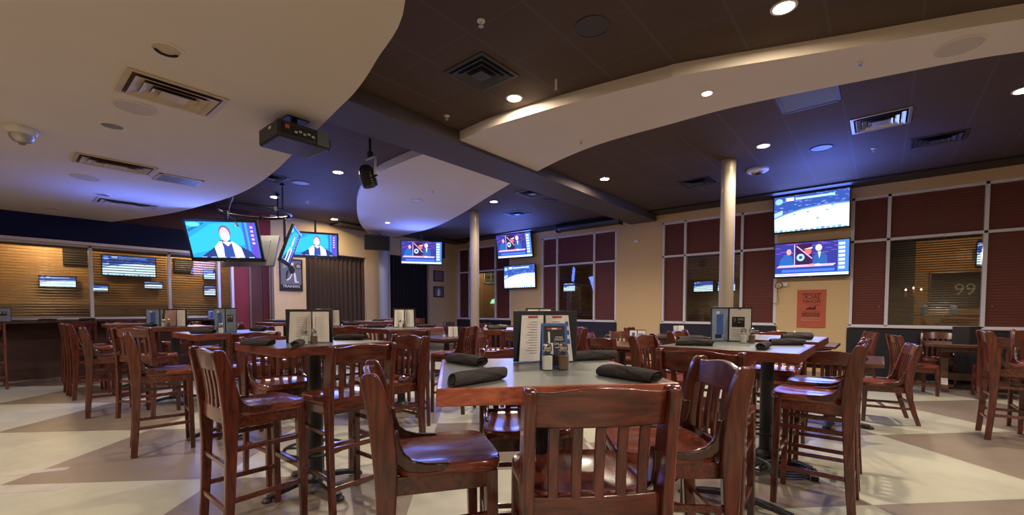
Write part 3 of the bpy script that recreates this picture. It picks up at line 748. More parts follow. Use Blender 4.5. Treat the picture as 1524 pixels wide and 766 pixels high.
edge = smooth_curve([(-0.55,-5.0),(-0.55,-2.2),(-0.85,-0.4),(-1.35,0.85),(-2.106,1.555),(-2.763,1.788),(-3.263,1.924),(-3.726,2.0),(-4.751,2.166),(-6.205,2.382),(-7.5,2.445),(-8.834,2.313),(-10.048,2.106),(-12.0,1.524)])
o = MB().prism(edge+[(XW,YS)], 3.05, ZC, 0, 2).build('ceiling_soffit', CREAM); struct(o, 'big cream plaster soffit with a curved edge over the left side', 'ceiling')
ZB = 3.60
up = smooth_curve([(-4.45,4.16),(-3.75,4.12),(-2.845,4.205),(-1.775,4.387),(-1.505,4.45),(-0.27,4.93),(0.804,5.34),(2.2,6.0),(5.2,7.6)])
lo = smooth_curve([(5.2,8.4),(2.2,6.75),(0.914,6.01),(-0.12,5.733),(-1.29,5.512),(-2.04,5.494),(-2.977,5.507),(-3.72,5.66),(-4.45,5.92)])
o = MB().prism(up+lo, ZB, ZC, 0, 2).build('ceiling_band', CREAM); struct(o, 'cream curved plaster band sweeping right from the beam', 'ceiling')
ne = smooth_curve([(-5.15,4.19),(-5.6,4.18),(-6.62,4.27),(-7.59,4.59),(-8.85,5.2),(-10.56,6.27),(-12,7.4)])
fe = smooth_curve([(-12,8.5),(-11.9,8.35),(-9.9,8.09),(-8.1,7.47),(-6.44,6.7),(-5.29,6.185),(-5.15,6.12)])
o = MB().prism(ne+fe, ZB, ZC, 0, 2).build('ceiling_wing', CREAM); struct(o, 'cream curved plaster wing tapering from the beam to the back left wall', 'ceiling')
o = MB().box2((XW,YN-0.55,ZC-0.035),(XE,YN,ZC)).build('ceiling_shade_strip', surf('black ceiling shade',(0.012,0.011,0.012))); struct(o, 'black strip of painted shade on the ceiling along the window wall', 'trim')  # black strip paints in the shade along this ceiling edge
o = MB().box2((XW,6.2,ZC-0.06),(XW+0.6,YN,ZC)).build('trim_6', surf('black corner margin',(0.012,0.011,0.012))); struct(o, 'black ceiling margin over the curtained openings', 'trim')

# curtains
def curtain(name, label, y0, y1, ztop, m, x):
    b = MB(); n = int((y1-y0)*60); vs = []
    for i in range(n+1):
        y = y0+(y1-y0)*i/n; ph = (y-y0)*2*PI/0.135
        for z, am in ((0.02,0.040),(1.4,0.034),(ztop,0.022)): vs.append((x+am*math.sin(ph+0.6*math.sin(y*5)), y, z))
    for i in range(n+1):
        for q in range(3): p = vs[i*3+q]; vs.append((p[0]-0.004,p[1],p[2]))
    o = (n+1)*3; fs = []
    for i in range(n):
        for q in range(2):
            fs += [(i*3+q,i*3+3+q,i*3+4+q,i*3+1+q),(o+i*3+q,o+i*3+1+q,o+i*3+4+q,o+i*3+3+q)]
        fs += [(i*3,o+i*3,o+i*3+3,i*3+3),(i*3+2,i*3+5,o+i*3+5,o+i*3+2)]
    return tag(b.add(vs,fs,0,True).build(name, m, angle=80), label, 'curtain')
curtain('stage_curtain', 'brown pleated curtain filling the opening right of the framed sports poster', 5.50, 7.32, 2.9, CURT, XW-0.12)
curtain('stage_curtain', 'black curtain filling the opening below the far hanging television', 8.18, 9.76, 3.1, CURTB, XW-0.12)
# ------------------------------------------------------------------ televisions
def picture(kind, w, h):
    """flat screen image: layered coloured shapes on one mesh, colours stored per face corner"""
    V = []; F = []; C = []; lay = [0]
    def poly(pts, c):
        lay[0] += 1; y = -0.00006*lay[0]
        o = len(V); V.extend([((p[0]-0.5)*w, y, (p[1]-0.5)*h) for p in pts]); F.append(tuple(range(o,o+len(pts)))); C.append(c)
    def rect(x0,y0,x1,y1,c): poly([(x0,y0),(x1,y0),(x1,y1),(x0,y1)],c)
    def oval(cx,cy,rx,ry,c,n=20): poly([(cx+rx*math.cos(2*PI*i/n),cy+ry*math.sin(2*PI*i/n)) for i in range(n)],c)
    rnd = random.Random(5)
    if kind == 'ice':
        rect(0,0,1,1,(0.03,0.07,0.30))
        for i in range(70): x=rnd.random(); y=0.55+0.45*rnd.random(); rect(x,y,min(1,x+0.04),min(1,y+0.025),(0.05+0.15*rnd.random(),0.09+0.2*rnd.random(),0.4+0.4*rnd.random()))
        poly([(0,0.0),(1,0.0),(1,0.66),(0.72,0.67),(0.4,0.62),(0.16,0.52),(0,0.42)],(0.10,0.22,0.65))
        poly([(0,0.0),(1,0.0),(1,0.62),(0.72,0.63),(0.4,0.58),(0.16,0.48),(0,0.38)],(0.72,0.9,1.0))
        poly([(0,0.42),(0.12,0.50),(0.12,0.62),(0,0.55)],(0.3,0.5,0.9)); oval(0.07,0.87,0.055,0.08,(0.25,0.45,0.85))
        rect(0.17,0.86,0.28,0.95,(0.75,0.92,1)); rect(0.30,0.87,0.82,0.93,(0.35,0.55,0.95))
        for x,y in ((0.28,0.47),(0.47,0.50),(0.72,0.50),(0.79,0.61),(0.6,0.3)): oval(x,y,0.02,0.025,(0.10,0.35,0.4),10)
        for i in range(14): rect(i/14,0.0,i/14+0.05,0.03+0.04*rnd.random(),(0.15,0.2+0.4*rnd.random(),0.55))
    elif kind == 'desk':
        rect(0,0,1,1,(0.03,0.035,0.22))
        for i in range(26): x=rnd.random()*0.86; y=0.62+0.36*rnd.random(); rect(x,y,x+0.08,y+0.015,(0.20+0.2*rnd.random(),0.06,0.35+0.3*rnd.random()))
        rect(0.30,0.34,0.52,0.96,(0.035,0.012,0.055)); rect(0.275,0.34,0.285,0.96,(0.6,0.45,0.8))
        poly([(0.06,0.30),(0.27,0.30),(0.25,0.58),(0.20,0.66),(0.12,0.62),(0.07,0.50)],(0.02,0.10,0.36)); oval(0.20,0.74,0.035,0.09,(0.55,0.3,0.3))
        poly([(0.53,0.30),(0.73,0.30),(0.72,0.58),(0.66,0.70),(0.58,0.68),(0.54,0.55)],(0.03,0.09,0.30)); oval(0.61,0.82,0.045,0.10,(0.75,0.5,0.45)); poly([(0.60,0.70),(0.64,0.70),(0.62,0.50)],(0.7,0.75,0.9))
        oval(0.365,0.56,0.055,0.11,(0.30,0.55,0.75)); oval(0.365,0.56,0.025,0.05,(0.04,0.05,0.15)); oval(0.465,0.72,0.05,0.09,(0.75,0.12,0.12)); poly([(0.40,0.80),(0.53,0.86),(0.52,0.80)],(0.85,0.5,0.45)); poly([(0.30,0.90),(0.315,0.92),(0.53,0.52),(0.515,0.50)],(0.5,0.3,0.5))
        poly([(0.02,0.27),(0.80,0.27),(0.84,0.34),(0.06,0.34)],(0.55,0.35,0.55)); oval(0.52,0.32,0.05,0.035,(0.7,0.25,0.25)); oval(0.60,0.32,0.04,0.03,(0.8,0.85,0.95))
        rect(0.0,0.0,1,0.26,(0.02,0.05,0.30)); rect(0.1,0.12,0.82,0.20,(0.06,0.15,0.55)); rect(0,0.0,1,0.08,(0.55,0.75,1.0)); rect(0.0,0.03,0.35,0.06,(0.5,0.2,0.35))
        rect(0.86,0.1,1,1,(0.06,0.18,0.62))
        for i in range(7): rect(0.87,0.17+0.115*i,0.95,0.24+0.115*i,(0.65,0.8,1.0))
    else:
        rect(0,0,1,1,(0.02,0.27,0.56))
        poly([(0.0,0.55),(0.35,0.95),(0.75,1.0),(0.85,0.4),(0.5,0.3),(0,0.1)],(0.03,0.38,0.64)); poly([(0.0,0.78),(0.24,0.98),(0.26,0.95),(0.02,0.72)],(0.02,0.12,0.30)); oval(0.10,0.92,0.1,0.06,(0.10,0.62,0.78))
        rect(0.80,0,1,1,(0.05,0.10,0.45)); rect(0.90,0,0.97,1,(0.12,0.05,0.45)); rect(0.84,0.0,0.87,1,(0.04,0.30,0.60))
        for i in range(5): rect(0.91,0.4+0.11*i,0.95,0.46+0.11*i,(0.5,0.4,0.9))
        poly([(0.10,0.0),(0.22,0.15),(0.40,0.38),(0.44,0.5),(0.58,0.5),(0.66,0.40),(0.86,0.20),(0.94,0.0)],(0.02,0.04,0.16))
        poly([(0.36,0.0),(0.34,0.30),(0.42,0.46),(0.46,0.48),(0.48,0.2),(0.46,0.0)],(0.70,0.72,0.66)); poly([(0.62,0.0),(0.61,0.25),(0.60,0.48),(0.64,0.44),(0.73,0.30),(0.76,0.0)],(0.72,0.72,0.62))
        poly([(0.46,0.0),(0.48,0.44),(0.60,0.44),(0.62,0.0)],(0.03,0.06,0.28)); poly([(0.46,0.46),(0.54,0.33),(0.62,0.46)],(0.65,0.5,0.55))
        oval(0.53,0.72,0.085,0.19,(0.16,0.09,0.20)); oval(0.525,0.66,0.072,0.20,(0.60,0.42,0.50)); oval(0.53,0.60,0.06,0.10,(0.70,0.52,0.58))
        for i in range(6): rect(0.12+0.14*i,0.0,0.2+0.14*i,0.035,(0.25,0.3+0.1*(i%3),0.75))
    me = bpy.data.meshes.new('screen'); me.from_pydata(V,[],F)
    at = me.color_attributes.new('picture','FLOAT_COLOR','CORNER')
    for p in me.polygons:
        for li in p.loop_indices: at.data[li].color = (*C[p.index],1)
    o = bpy.data.objects.new('screen', me); COL.objects.link(o); return o
TVS = []
def tv(label, x, y, z, nx, ny, w, h, tilt, kind, mount='wall', group='wall and ceiling televisions', dim=False, mlen=0.3, shell=None):
    rz = math.atan2(nx, -ny)
    t = thing('television', label, 'television', (x,y,z), rz, group, rx=R(tilt))
    m = MB(); bz = 0.022 if kind != 'man' else 0.042; m.box((0,0.018,0),(w,0.036,h)); 
    for a, b in (((-w/2,0,-h/2),(-w/2+bz,-0.012,h/2)),((w/2-bz,0,-h/2),(w/2,-0.012,h/2)),((-w/2,0,-h/2),(w/2,-0.012,-h/2+bz*1.7)),((-w/2,0,h/2-bz),(w/2,-0.012,h/2))): m.box2(a,b)
    m.build('bezel', shell or BLK, t, bevel=0.003)
    m = MB(); m.box((0,0.052,0),(w*0.72,0.034,h*0.66)); m.box((0,0.06,-h*0.1),(w*0.5,0.05,h*0.3)); m.build('rear_shell', shell or BLK, t, bevel=0.01)
    s = picture(kind, w-2*bz, h-2.7*bz); s.parent = t; s.location = (0,-0.002,0.012*0.7); s.data.materials.append(SCREENDIM if dim else SCREEN)
    MB().box((0,-0.0125,-h/2+0.018),(0.05,0.001,0.008)).build('badge', SILV, t)
    m = MB()
    if mount == 'wall':
        m.box((0,0.10,0),(0.30,0.02,0.24)); m.bar((0,0.09,0),(0,0.09+mlen*0.75,-0.02),0.06,0.05)
    else:
        m.box((0,0.09,0),(0.30,0.02,0.24)); c = math.cos(R(tilt)); s_ = math.sin(R(tilt)); up = Vector((0, s_, c)); m.bar((0,0.11,0),Vector((0,0.11,0))+up*mlen,0.045,0.045,0,(1,0,0))
    m.build('mount_bracket', IRON, t)
    TVS.append((t, w, h)); return t
tv('large television showing ice hockey high above the orange poster, upper of its pair', -1.16,YN-0.20,3.285, 0.0,-1, 1.31,0.78, 10, 'ice')
tv('large television showing a studio desk directly above the orange poster, lower of its pair', -1.14,YN-0.16,2.325, 0.0,-1, 1.30,0.74, 5, 'desk')
tv('small tilted television showing a studio desk beside the far window, upper of its pair', -8.93,YN-0.34,3.30, 0.16,-1, 1.30,0.78, 12, 'desk', mlen=0.2)
tv('small television showing ice hockey beside the far window, lower of its pair', -8.86,YN-0.16,2.335, 0.0,-1, 1.30,0.76, 3, 'ice')
tv('television showing a studio desk hung in front of the black curtain', -10.55,8.30,2.985, 0.83,-0.56, 1.22,0.71, 8, 'desk', 'ceiling', mlen=0.55)
tv('television with a man in a white vest hung before the brown curtain', -10.75,5.18,2.885, 0.90,-0.44, 1.06,0.64, 6, 'man', 'ceiling', mlen=0.62)
tv('big television with a man in a white vest hung on the ring frame', -9.12,2.72,2.54, 0.74,-0.67, 1.24,0.77, 22, 'man', 'ceiling', mlen=0.52)
tv('television on the ring frame seen edge on left of the framed sports poster', -8.86,3.78,2.52, 0.50,0.866, 1.20,0.72, 20, 'man', 'ceiling', mlen=0.52)
tv('television on the ring frame seen from behind its pale grey back', -10.42,3.62,2.55, -0.60,0.80, 1.15,0.72, 20, 'man', 'ceiling', mlen=0.52, shell=surf('pale grey plastic',(0.26,0.27,0.27)))
SPIN = []

# invented televisions on patio and lane, standing in for reflections in the glass
for lab, y, z, w, h in (('bright stand-in television on the patio wall seen through the left blinds, leftmost one', 1.0,1.95,0.64,0.30),('large bright stand-in television on the patio wall behind the second blind', 2.32,2.42,1.10,0.56),('small stand-in television low on the patio wall behind the second blind, left end',1.72,1.83,0.36,0.22),('small stand-in television low on the patio wall behind the second blind, right end',2.80,1.95,0.42,0.23),('upper of two small stand-in televisions on the patio wall near the red bay',4.1,2.31,0.32,0.31),('lower of two small stand-in televisions on the patio wall near the red bay',4.1,1.84,0.32,0.35)):
    tv(lab, -15.1, y, z, 1, 0, w, h, 0, 'ice', 'wall', 'stand-in televisions on the patio wall', True, 0.1)
for lab, x, z, w, h in (('stand-in television across the lane seen through the window behind the thick column', -4.21,1.99,0.60,0.37),('stand-in television across the lane partly hidden by the thick column',-3.55,1.99,0.52,0.35),('stand-in television across the lane behind the blind of the window beside the paired small televisions',-9.08,2.13,0.55,0.36),('stand-in television across the lane at right edge of the window with the framed number 99',1.68,2.52,0.22,0.56)):
    tv(lab, x, 14.12, z, 0, -1, w, h, 0, 'ice', 'wall', 'stand-in televisions across the lane', True, 0.1)
t = thing('stand_in_framed_jersey', 'framed dark jersey with the number 99 standing in for a right window reflection', 'picture frame', (1.28,14.26,1.76))
m = MB()
for a,b in (((-0.43,-0.03,-0.40),(-0.40,0.03,0.40)),((0.40,-0.03,-0.40),(0.43,0.03,0.40)),((-0.43,-0.03,0.37),(0.43,0.03,0.40)),((-0.43,-0.03,-0.40),(0.43,0.03,-0.37))): m.box2(a,b)
m.build('frame', FRAME, t); MB().box((0,0.01,0),(0.82,0.02,0.76)).build('backing', DARKHOLE, t); text('99', 0.36, t, INKG, (0.16,-0.012,-0.02), (PI/2,0,0), name='number')
for lab, y, z in (('dark stand-in louvred vent high on the patio wall behind the first blind',1.32,2.58),('dark stand-in louvred vent high on the patio wall behind the third blind',3.5,2.53)):
    t = thing('wall_louvre', lab, 'vent', (-15.16,y,z), PI/2, 'louvred vents on the patio wall')
    MB().box((0,0,0),(0.44,0.03,0.40)).build('backing', DARKHOLE, t)
    m = MB()
    for k in range(7): m.box((0,-0.02,-0.17+0.057*k),(0.42,0.02,0.022),0,Matrix.Rotation(R(-25),3,'X'))
    m.build('louver', VENTD, t)
o = MB().box2((-15.2,YS,0),(-15.12,9,1.42)).build('trim_7', surf('invented patio dado boarding',(0.11,0.065,0.032))); struct(o, 'dark timber dado along the invented patio wall', 'trim')
t = thing('stand_in_louvred_window', 'pale framed stand-in shuttered window on the brick wall seen through the far corner window', 'window', (-13.25,14.27,2.72))
m = MB()
for a,b in (((-0.42,-0.03,-0.28),(-0.36,0.03,0.28)),((0.36,-0.03,-0.28),(0.42,0.03,0.28)),((-0.42,-0.03,0.22),(0.42,0.03,0.28)),((-0.42,-0.03,-0.28),(0.42,0.03,-0.22)),((-0.02,-0.03,-0.25),(0.02,0.02,0.25))): m.box2(a,b)
m.build('frame', surf('pale green frame',(0.42,0.45,0.36)), t)
m = MB()
for k in range(6): m.box((0,0,-0.19+0.076*k),(0.74,0.015,0.03),0,Matrix.Rotation(R(-30),3,'X'))
m.build('slat', surf('pale green slat',(0.30,0.33,0.26)), t); MB().box((0,0.015,0),(0.74,0.01,0.5)).build('backing', DARKHOLE, t)
t = thing('stand_in_wall_lamp', 'green shaded stand-in lamp on the brick wall seen through the far corner window', 'lamp', (-13.05,14.2,1.55))
MB().lathe([(0.16,0),(0.10,0.16),(0.03,0.2)],n=20,cap=False).build('stand_in_lamp_shade', emit('stand-in green lamp glass',(0.35,0.75,0.45),0.9), t); MB().tube([(0,0,0.2),(0,0.05,0.3),(0,0.09,0.3)],0.012,n=8).build('arm', IRON, t)
for k, x in enumerate((0.42,0.55,0.68)):
    t = thing('stand_in_candle_lamp', ['left','middle','right'][k]+' of three tiny stand-in candle lamps behind the blind left of the number 99', 'lamp', (x,13.6,1.72+0.03*(k==1)), 0, 'stand-in candle lamps across the lane')
    MB().lathe([(0.02,-0.14),(0.022,0.0),(0.02,0.01)],n=12).build('stand_in_candle_tube', surf('stand-in candle wax',(0.35,0.12,0.06)), t); MB().lathe([(0.012,0.01),(0.018,0.03),(0.004,0.065)],n=12).build('stand_in_flame_bulb', emit('stand-in candle bulb',(1,0.7,0.4),3), t)
o = MB().box2((-0.4,13.9,0),(0.58,14.0,4)).build('wall_invented_lane_dark', surf('dark invented lane boarding',(0.014,0.014,0.02))); struct(o, 'dark boarded recess across the invented lane', 'wall')
t = thing('stand_in_shelf_table', 'dark stand-in table with glinting ware behind the blind under the number 99', 'table', (0.9,13.3,0))
MB().box((0,0,1.16),(1.9,0.5,0.05)).build('tabletop', WD, t)
for sx in (-0.85,0.85): MB().box((sx,0,0.57),(0.06,0.4,1.14)).build('leg', WD, t)
for x, s_ in ((0.72,0.14),(1.18,0.12)): 
    t = thing('blue_canister', 'pale blue canister on the dark table under the number 99, %s one' % ('left' if x < 1 else 'right'), 'canister', (x,13.25,1.185), 0, 'blue canisters')
    MB().lathe([(s_*.45,0),(s_*.5,0.02),(s_*.5,0.17),(s_*.3,0.2)],n=18).build('body', surf('pale blue enamel',(0.16,0.22,0.36)), t); MB().lathe([(0.02,0.2),(0.02,0.22)],n=10).build('knob', IRON, t)
# ------------------------------------------------------------------ ring frame with rods
t = thing('ring_frame', 'round black pipe truss hung from the ceiling above the big televisions', 'truss', (-9.42,3.35,0))
ZR = 3.20; RR = 0.62
MB().tube([(RR*math.cos(2*PI*i/48),RR*math.sin(2*PI*i/48),ZR) for i in range(48)],0.030,n=10,closed=True).build('ring', IRON, t)
for k in range(4):
    a = k*PI/2+0.5
    r = MB().tube([(RR*math.cos(a),RR*math.sin(a),ZR),(RR*math.cos(a),RR*math.sin(a),ZC)],0.016,n=8).build('hanging_rod', IRON, t)
    MB().lathe([(0.05,0),(0.05,0.02),(0.02,0.05)],(RR*math.cos(a),RR*math.sin(a),ZC-0.05),n=12).build('ceiling_flange', IRON, r)
MB().tube([(0.42,-0.50,ZC),(0.42,-0.50,ZR+0.30)],0.03,mi=0,n=10).build('drop_pipe', SILV, t)
cb = MB(); cb.tube([(0.42,-0.50,ZR+0.3),(0.44,-0.52,ZR+0.1),(0.36,-0.56,ZR-0.08),(0.30,-0.55,ZR-0.2),(0.42,-0.52,ZR-0.27),(0.5,-0.5,ZR-0.3)],0.012,n=6); cb.box((0.52,-0.5,ZR-0.36),(0.12,0.08,0.12)); cb.build('cable', SILV, t)
for a in (0.2,1.4,2.6,3.9,5.2): MB().box((RR*math.cos(a),RR*math.sin(a),ZR),(0.075,0.075,0.09)).build('clamp', IRON, t, bevel=0.01)
# projector
t = thing('projector', 'black ceiling projector with side plugs hung under the curved edge of the cream soffit', 'projector', (-4.22,1.85,2.80), 0)
MB().box((0,0,0.075),(0.43,0.46,0.15)).build('housing', BLK, t, bevel=0.018)
m = MB(); m.box((0.218,0.165,0.075),(0.012,0.11,0.13)); m.build('vent_panel', surf('grey slate plastic',(0.05,0.06,0.085)), t)
m = MB(); m.box((0.215,-0.06,0.078),(0.008,0.28,0.085)); m.build('connector_panel', DARKHOLE, t)
m = MB()
for k in range(5): m.box((0.221,-0.08+0.038*k,0.066+0.012*(k%2)),(0.006,0.026,0.018))
m.build('connector', SILV, t); MB().box((0.221,-0.155,0.095),(0.005,0.036,0.03)).build('warning_sticker', INKR, t); MB().box((0.05,-0.232,0.105),(0.05,0.004,0.022)).build('white_sticker', WHITE, t)
MB().lathe([(0.055,0),(0.055,0.05),(0.045,0.055)],n=20).build('lens_barrel', BLK, t, loc=(0.10,0.225,0.075), rot=(-PI/2,0,0))
m = MB(); m.box((0,0,0.16),(0.26,0.26,0.02)); m.tube([(0,0,0.16),(0,0,0.25)],0.03,n=12); m.box((0,0,0.243),(0.2,0.2,0.012)); m.build('ceiling_mount', IRON, t)
# stage spotlight
t = thing('stage_spotlight', 'black stage spotlight hung from a clamp below the dark ceiling', 'spotlight', (-5.62,3.52,3.05))
MB().lathe([(0.06,-0.02),(0.105,0.0),(0.11,0.16),(0.095,0.24),(0.06,0.29),(0.02,0.30)],n=24).build('lamp_can', BLK, t, rot=(R(18),0,0))
m = MB()
for k in range(5): m.lathe([(0.107,0.03+0.03*k),(0.119,0.036+0.03*k),(0.107,0.042+0.03*k)],n=24,cap=False)
m.build('cooling_fin', BLK, t, rot=(R(18),0,0))
m = MB()
for sx in (-1,1): m.bar((sx*0.135,-0.02,0.1),(sx*0.135,0,0.40),0.012,0.035)
m.bar((-0.14,0,0.40),(0.14,0,0.40),0.035,0.012); m.build('yoke', SILV, t)
m = MB(); m.tube([(0,0,0.40),(0,0,ZC-3.05)],0.018,n=10); m.box((0,0,0.45),(0.05,0.06,0.08)); m.build('hanging_clamp', IRON, t)
m = MB(); m.lathe([(0.016,0),(0.016,0.05)],n=10); m.build('tilt_knob', BLK, t, loc=(0.14,-0.02,0.12), rot=(0,PI/2,0))
# loudspeakers
def speaker(label, x, y, z, rz, w, h, d):
    t = thing('mounted_loudspeaker', label, 'speaker', (x,y,z), rz, None, rx=R(12))
    MB().prism([(-w/2,-d/2),(w/2,-d/2),(w*0.36,d/2),(-w*0.36,d/2)],-h/2,h/2,0,2).build('cabinet', BLK, t, bevel=0.01)
    MB().box((0,-d/2-0.004,0),(w*0.92,0.008,h*0.92)).build('grille', DARKHOLE, t)
    MB().bar((0,d/2-0.02,0),(0,d/2+0.12,0.05),0.05,0.05).build('wall_bracket', IRON, t)
speaker('black loudspeaker in the back corner beside the far hanging television', -11.45,9.72,3.28, R(50), 0.42,0.50,0.36)
speaker('wide black loudspeaker high above the pale grey pipe column', -11.45,7.35,3.27, R(62), 0.72,0.42,0.40)
# rolled screen case
t = thing('projection_screen_case', 'long black projection screen case below the dark ceiling at the beam end', 'screen', (-6.1,YN-0.62,3.58))
MB().prism([(0.11*math.cos(a)*1.0,0.11*math.sin(a)) for a in [2*PI*i/20 for i in range(20)]],-0.95,0.95,0,0,True).build('roller_case', BLK, t)
for sx in (-1,1): MB().box((sx*0.957,0,0.0),(0.018,0.24,0.24)).build('end_cap', BLK, t, bevel=0.01)
m = MB(); m.bar((-0.8,0,0.1),(-0.8,0,0.14),0.03,0.03); m.bar((0.8,0,0.1),(0.8,0,0.14),0.03,0.03); m.build('hanger', IRON, t)
# ------------------------------------------------------------------ ceiling fittings
def vent(label, x, y, z, wx, wy, mat, group):
    t = thing('ceiling_vent', label, 'vent', (x,y,z), 0, group)
    def ring(m, w, h, b, z0, z1):
        for a in ((-w/2,-h/2,w/2,-h/2+b),(-w/2,h/2-b,w/2,h/2),(-w/2,-h/2+b,-w/2+b,h/2-b),(w/2-b,-h/2+b,w/2,h/2-b)): m.box2((a[0],a[1],z0),(a[2],a[3],z1))
    m = MB(); ring(m, wx, wy, 0.035, -0.012, 0.0); m.build('frame', mat, t, bevel=0.003)
    MB().box((0,0,-0.002),(wx-0.06,wy-0.06,0.003)).build('backing', VENTB if mat is VENTC else DARKHOLE, t)
    m = MB()
    for k in range(3):
        q = 0.10+0.12*k; a, b = wx-q-0.02, wy-q-0.02
        if min(a,b) < 0.08: break
        s = 0.040 if mat is VENTC else 0.026; zb = -0.024-0.004*k
        out_ = [(-a/2,-b/2),(a/2,-b/2),(a/2,b/2),(-a/2,b/2)]; inn = [(p[0]*(1-2*s/a*1.6),p[1]*(1-2*s/b*1.6)) for p in out_]
        vs = [(p[0],p[1],-0.004) for p in inn]+[(p[0],p[1],zb) for p in out_]+[(p[0]*1.015,p[1]*1.015,zb) for p in out_]
        m.add(vs, [(i,(i+1)%4,4+(i+1)%4,4+i) for i in range(4)]+[(4+i,4+(i+1)%4,8+(i+1)%4,8+i) for i in range(4)])
    m.box((0,0,-0.03),(wx*0.28,wy*0.28,0.004))
    m.build('louver', mat, t)
    return t
SV, DV = 'vents in the cream soffit', 'vents in the dark ceiling'
vent('largest cream ceiling vent, between the round speaker grille and the slotted light', -4.46,0.995,3.05,0.52,0.65,VENTC,SV)
vent('middle cream ceiling vent joined to a flat grey grille', -7.12,1.0,3.05,0.46,0.73,VENTC,SV)
vent('farthest cream ceiling vent near the curved soffit edge', -9.58,1.47,3.05,0.46,0.78,VENTC,SV)
vent('big dark ceiling vent close to the brightest downlight left of the cream band', -3.20,3.30,ZC,0.55,0.55,VENTD,DV)
vent('dark ceiling vent in blue light above the large paired televisions', -0.07,7.43,ZC,0.60,0.60,SILV,DV)
vent('dark ceiling vent nearest the window wall at upper right', 0.55,8.74,ZC,0.60,0.50,VENTD,DV)
vent('dark ceiling vent left of the thick column', -2.72,8.72,ZC,0.60,0.55,VENTD,DV)
vent('dark ceiling vent beside the beam in blue light', -5.61,7.31,ZC,0.55,0.55,VENTD,DV)
vent('dark ceiling vent beyond the soffit edge near the ring frame', -8.66,3.35,ZC,0.55,0.5,VENTD,DV)
vent('dark ceiling vent behind the top of the slim column', -7.1,8.6,ZC,0.55,0.5,VENTD,DV)
def grille(label, x, y, z, wx, wy, mf):
    t = thing('return_grille', label, 'vent', (x,y,z))
    m = MB(); 
    for a in ((-wx/2,-wy/2,wx/2,-wy/2+0.03),(-wx/2,wy/2-0.03,wx/2,wy/2),(-wx/2,-wy/2,-wx/2+0.03,wy/2),(wx/2-0.03,-wy/2,wx/2,wy/2)): m.box2((a[0],a[1],-0.010),(a[2],a[3],0))
    m.build('frame', mf, t)
    m = MB(); k = int((wy-0.06)/0.022)
    for i in range(k): m.box((0,-wy/2+0.04+i*0.022,-0.005),(wx-0.06,0.012,0.005))
    m.build('fin', surf('grey grille fin',(0.20,0.22,0.23)), t); return t
grille('flat grey return grille beside the middle cream vent', -7.32,1.66,3.05,0.42,0.48,VENTC)
grille('grey green return grille tile next to the lower edge of the cream band', -0.705,6.10,ZC,0.58,0.6,VENTD)
def disc(label, x, y, z, r, mat):
    t = thing('ceiling_speaker', label, 'speaker', (x,y,z), 0, 'round ceiling speakers')
    MB().lathe([(r,0),(r,-0.006),(r-0.012,-0.010),(r-0.014,-0.004)],n=36,cap=False).build('rim', mat, t)
    MB().lathe([(0.001,-0.007),(r-0.013,-0.005)],n=36,cap=False).build('grille', surf('speaker grille '+mat.name, tuple(c*0.82 for c in mat.node_tree.nodes['Mix'].inputs[6].default_value[:3])), t)
disc('round cream ceiling speaker beside the largest cream vent', -4.99,0.84,3.05,0.155,CREAM)
disc('round cream ceiling speaker beside the middle cream vent', -8.12,0.83,3.05,0.155,CREAM)
disc('big round speaker near the right end of the cream band', 0.46,5.52,ZB,0.17,CREAM)
disc('round speaker in the cream wing left of the beam', -7.57,5.83,ZB,0.14,CREAM)
disc('dark round ceiling speaker between the big dark vent and the cream band', -1.96,3.38,ZC,0.15,VENTD)
disc('dark round ceiling speaker in blue light above the thick column', -0.75,8.09,ZC,0.15,NAVY)
disc('dark round ceiling speaker above the ring frame', -8.57,3.86,ZC,0.16,surf('rust brown grille',(0.09,0.04,0.025)))
disc('dark round ceiling speaker by the beam near the far window', -5.68,8.06,ZC,0.15,NAVY)
def downlight(label, x, y, z, on=True, r=0.075, lens=LENS, trim=WHITE):
    t = thing('downlight', label, 'ceiling light', (x,y,z), 0, 'lit recessed downlights' if on else 'unlit recessed downlights')
    MB().lathe([(r+0.022,0),(r+0.020,-0.006),(r,-0.008),(r-0.004,-0.001)],n=32,cap=False).build('trim_ring', trim, t)
    MB().lathe([(0.001,-0.0035),(r-0.002,-0.0035)],n=32,cap=False).build('lens', lens if on else SILV, t)
    return t
for lab, x, y in (('brightest downlight beside the start of the cream band', -3.28,3.92),('downlight at the top edge of the frame above the cream band', -0.66,4.16),('downlight beyond the cream band above the thick column', -1.40,7.43),('downlight in the dark ceiling right of the beam', -3.99,7.39),('downlight in blue light above the slim column', -6.73,7.33),('downlight between the projector and the stage spotlight', -7.40,3.99),('far downlight over the television before the brown curtain', -11.3,5.97),('downlight just above the ring frame', -10.07,3.97),('downlight at the right edge above the right window', 1.14,7.42)):
    downlight(lab, x, y, ZC)
downlight('small lit downlight in the cream band', -1.48,4.97,ZB, True, 0.05, LENSW)
downlight('tiny lit downlight at the far end of the cream wing', -10.07,6.8,ZB, True, 0.05, LENSW)
for lab, x, y in (('unlit silver downlight between the two nearer cream vents', -5.66,0.78),('unlit silver downlight beside the farthest cream vent', -9.15,1.12),('unlit silver downlight near the navy bulkhead', -11.06,0.70)): downlight(lab, x, y, 3.05, False, 0.085, LENS, WHITE)
t = thing('slotted_downlight', 'round cream gimbal light with a dark curved slot nearest the top left', 'ceiling light', (-3.72,0.80,3.05))
MB().lathe([(0.105,0),(0.103,-0.006),(0.078,-0.008),(0.074,-0.001)],n=32,cap=False).build('trim_ring', CREAM, t)
MB().lathe([(0.075,-0.002),(0.06,-0.012),(0.03,-0.018),(0.001,-0.02)],n=32,cap=False).build('gimbal', VENTC, t)
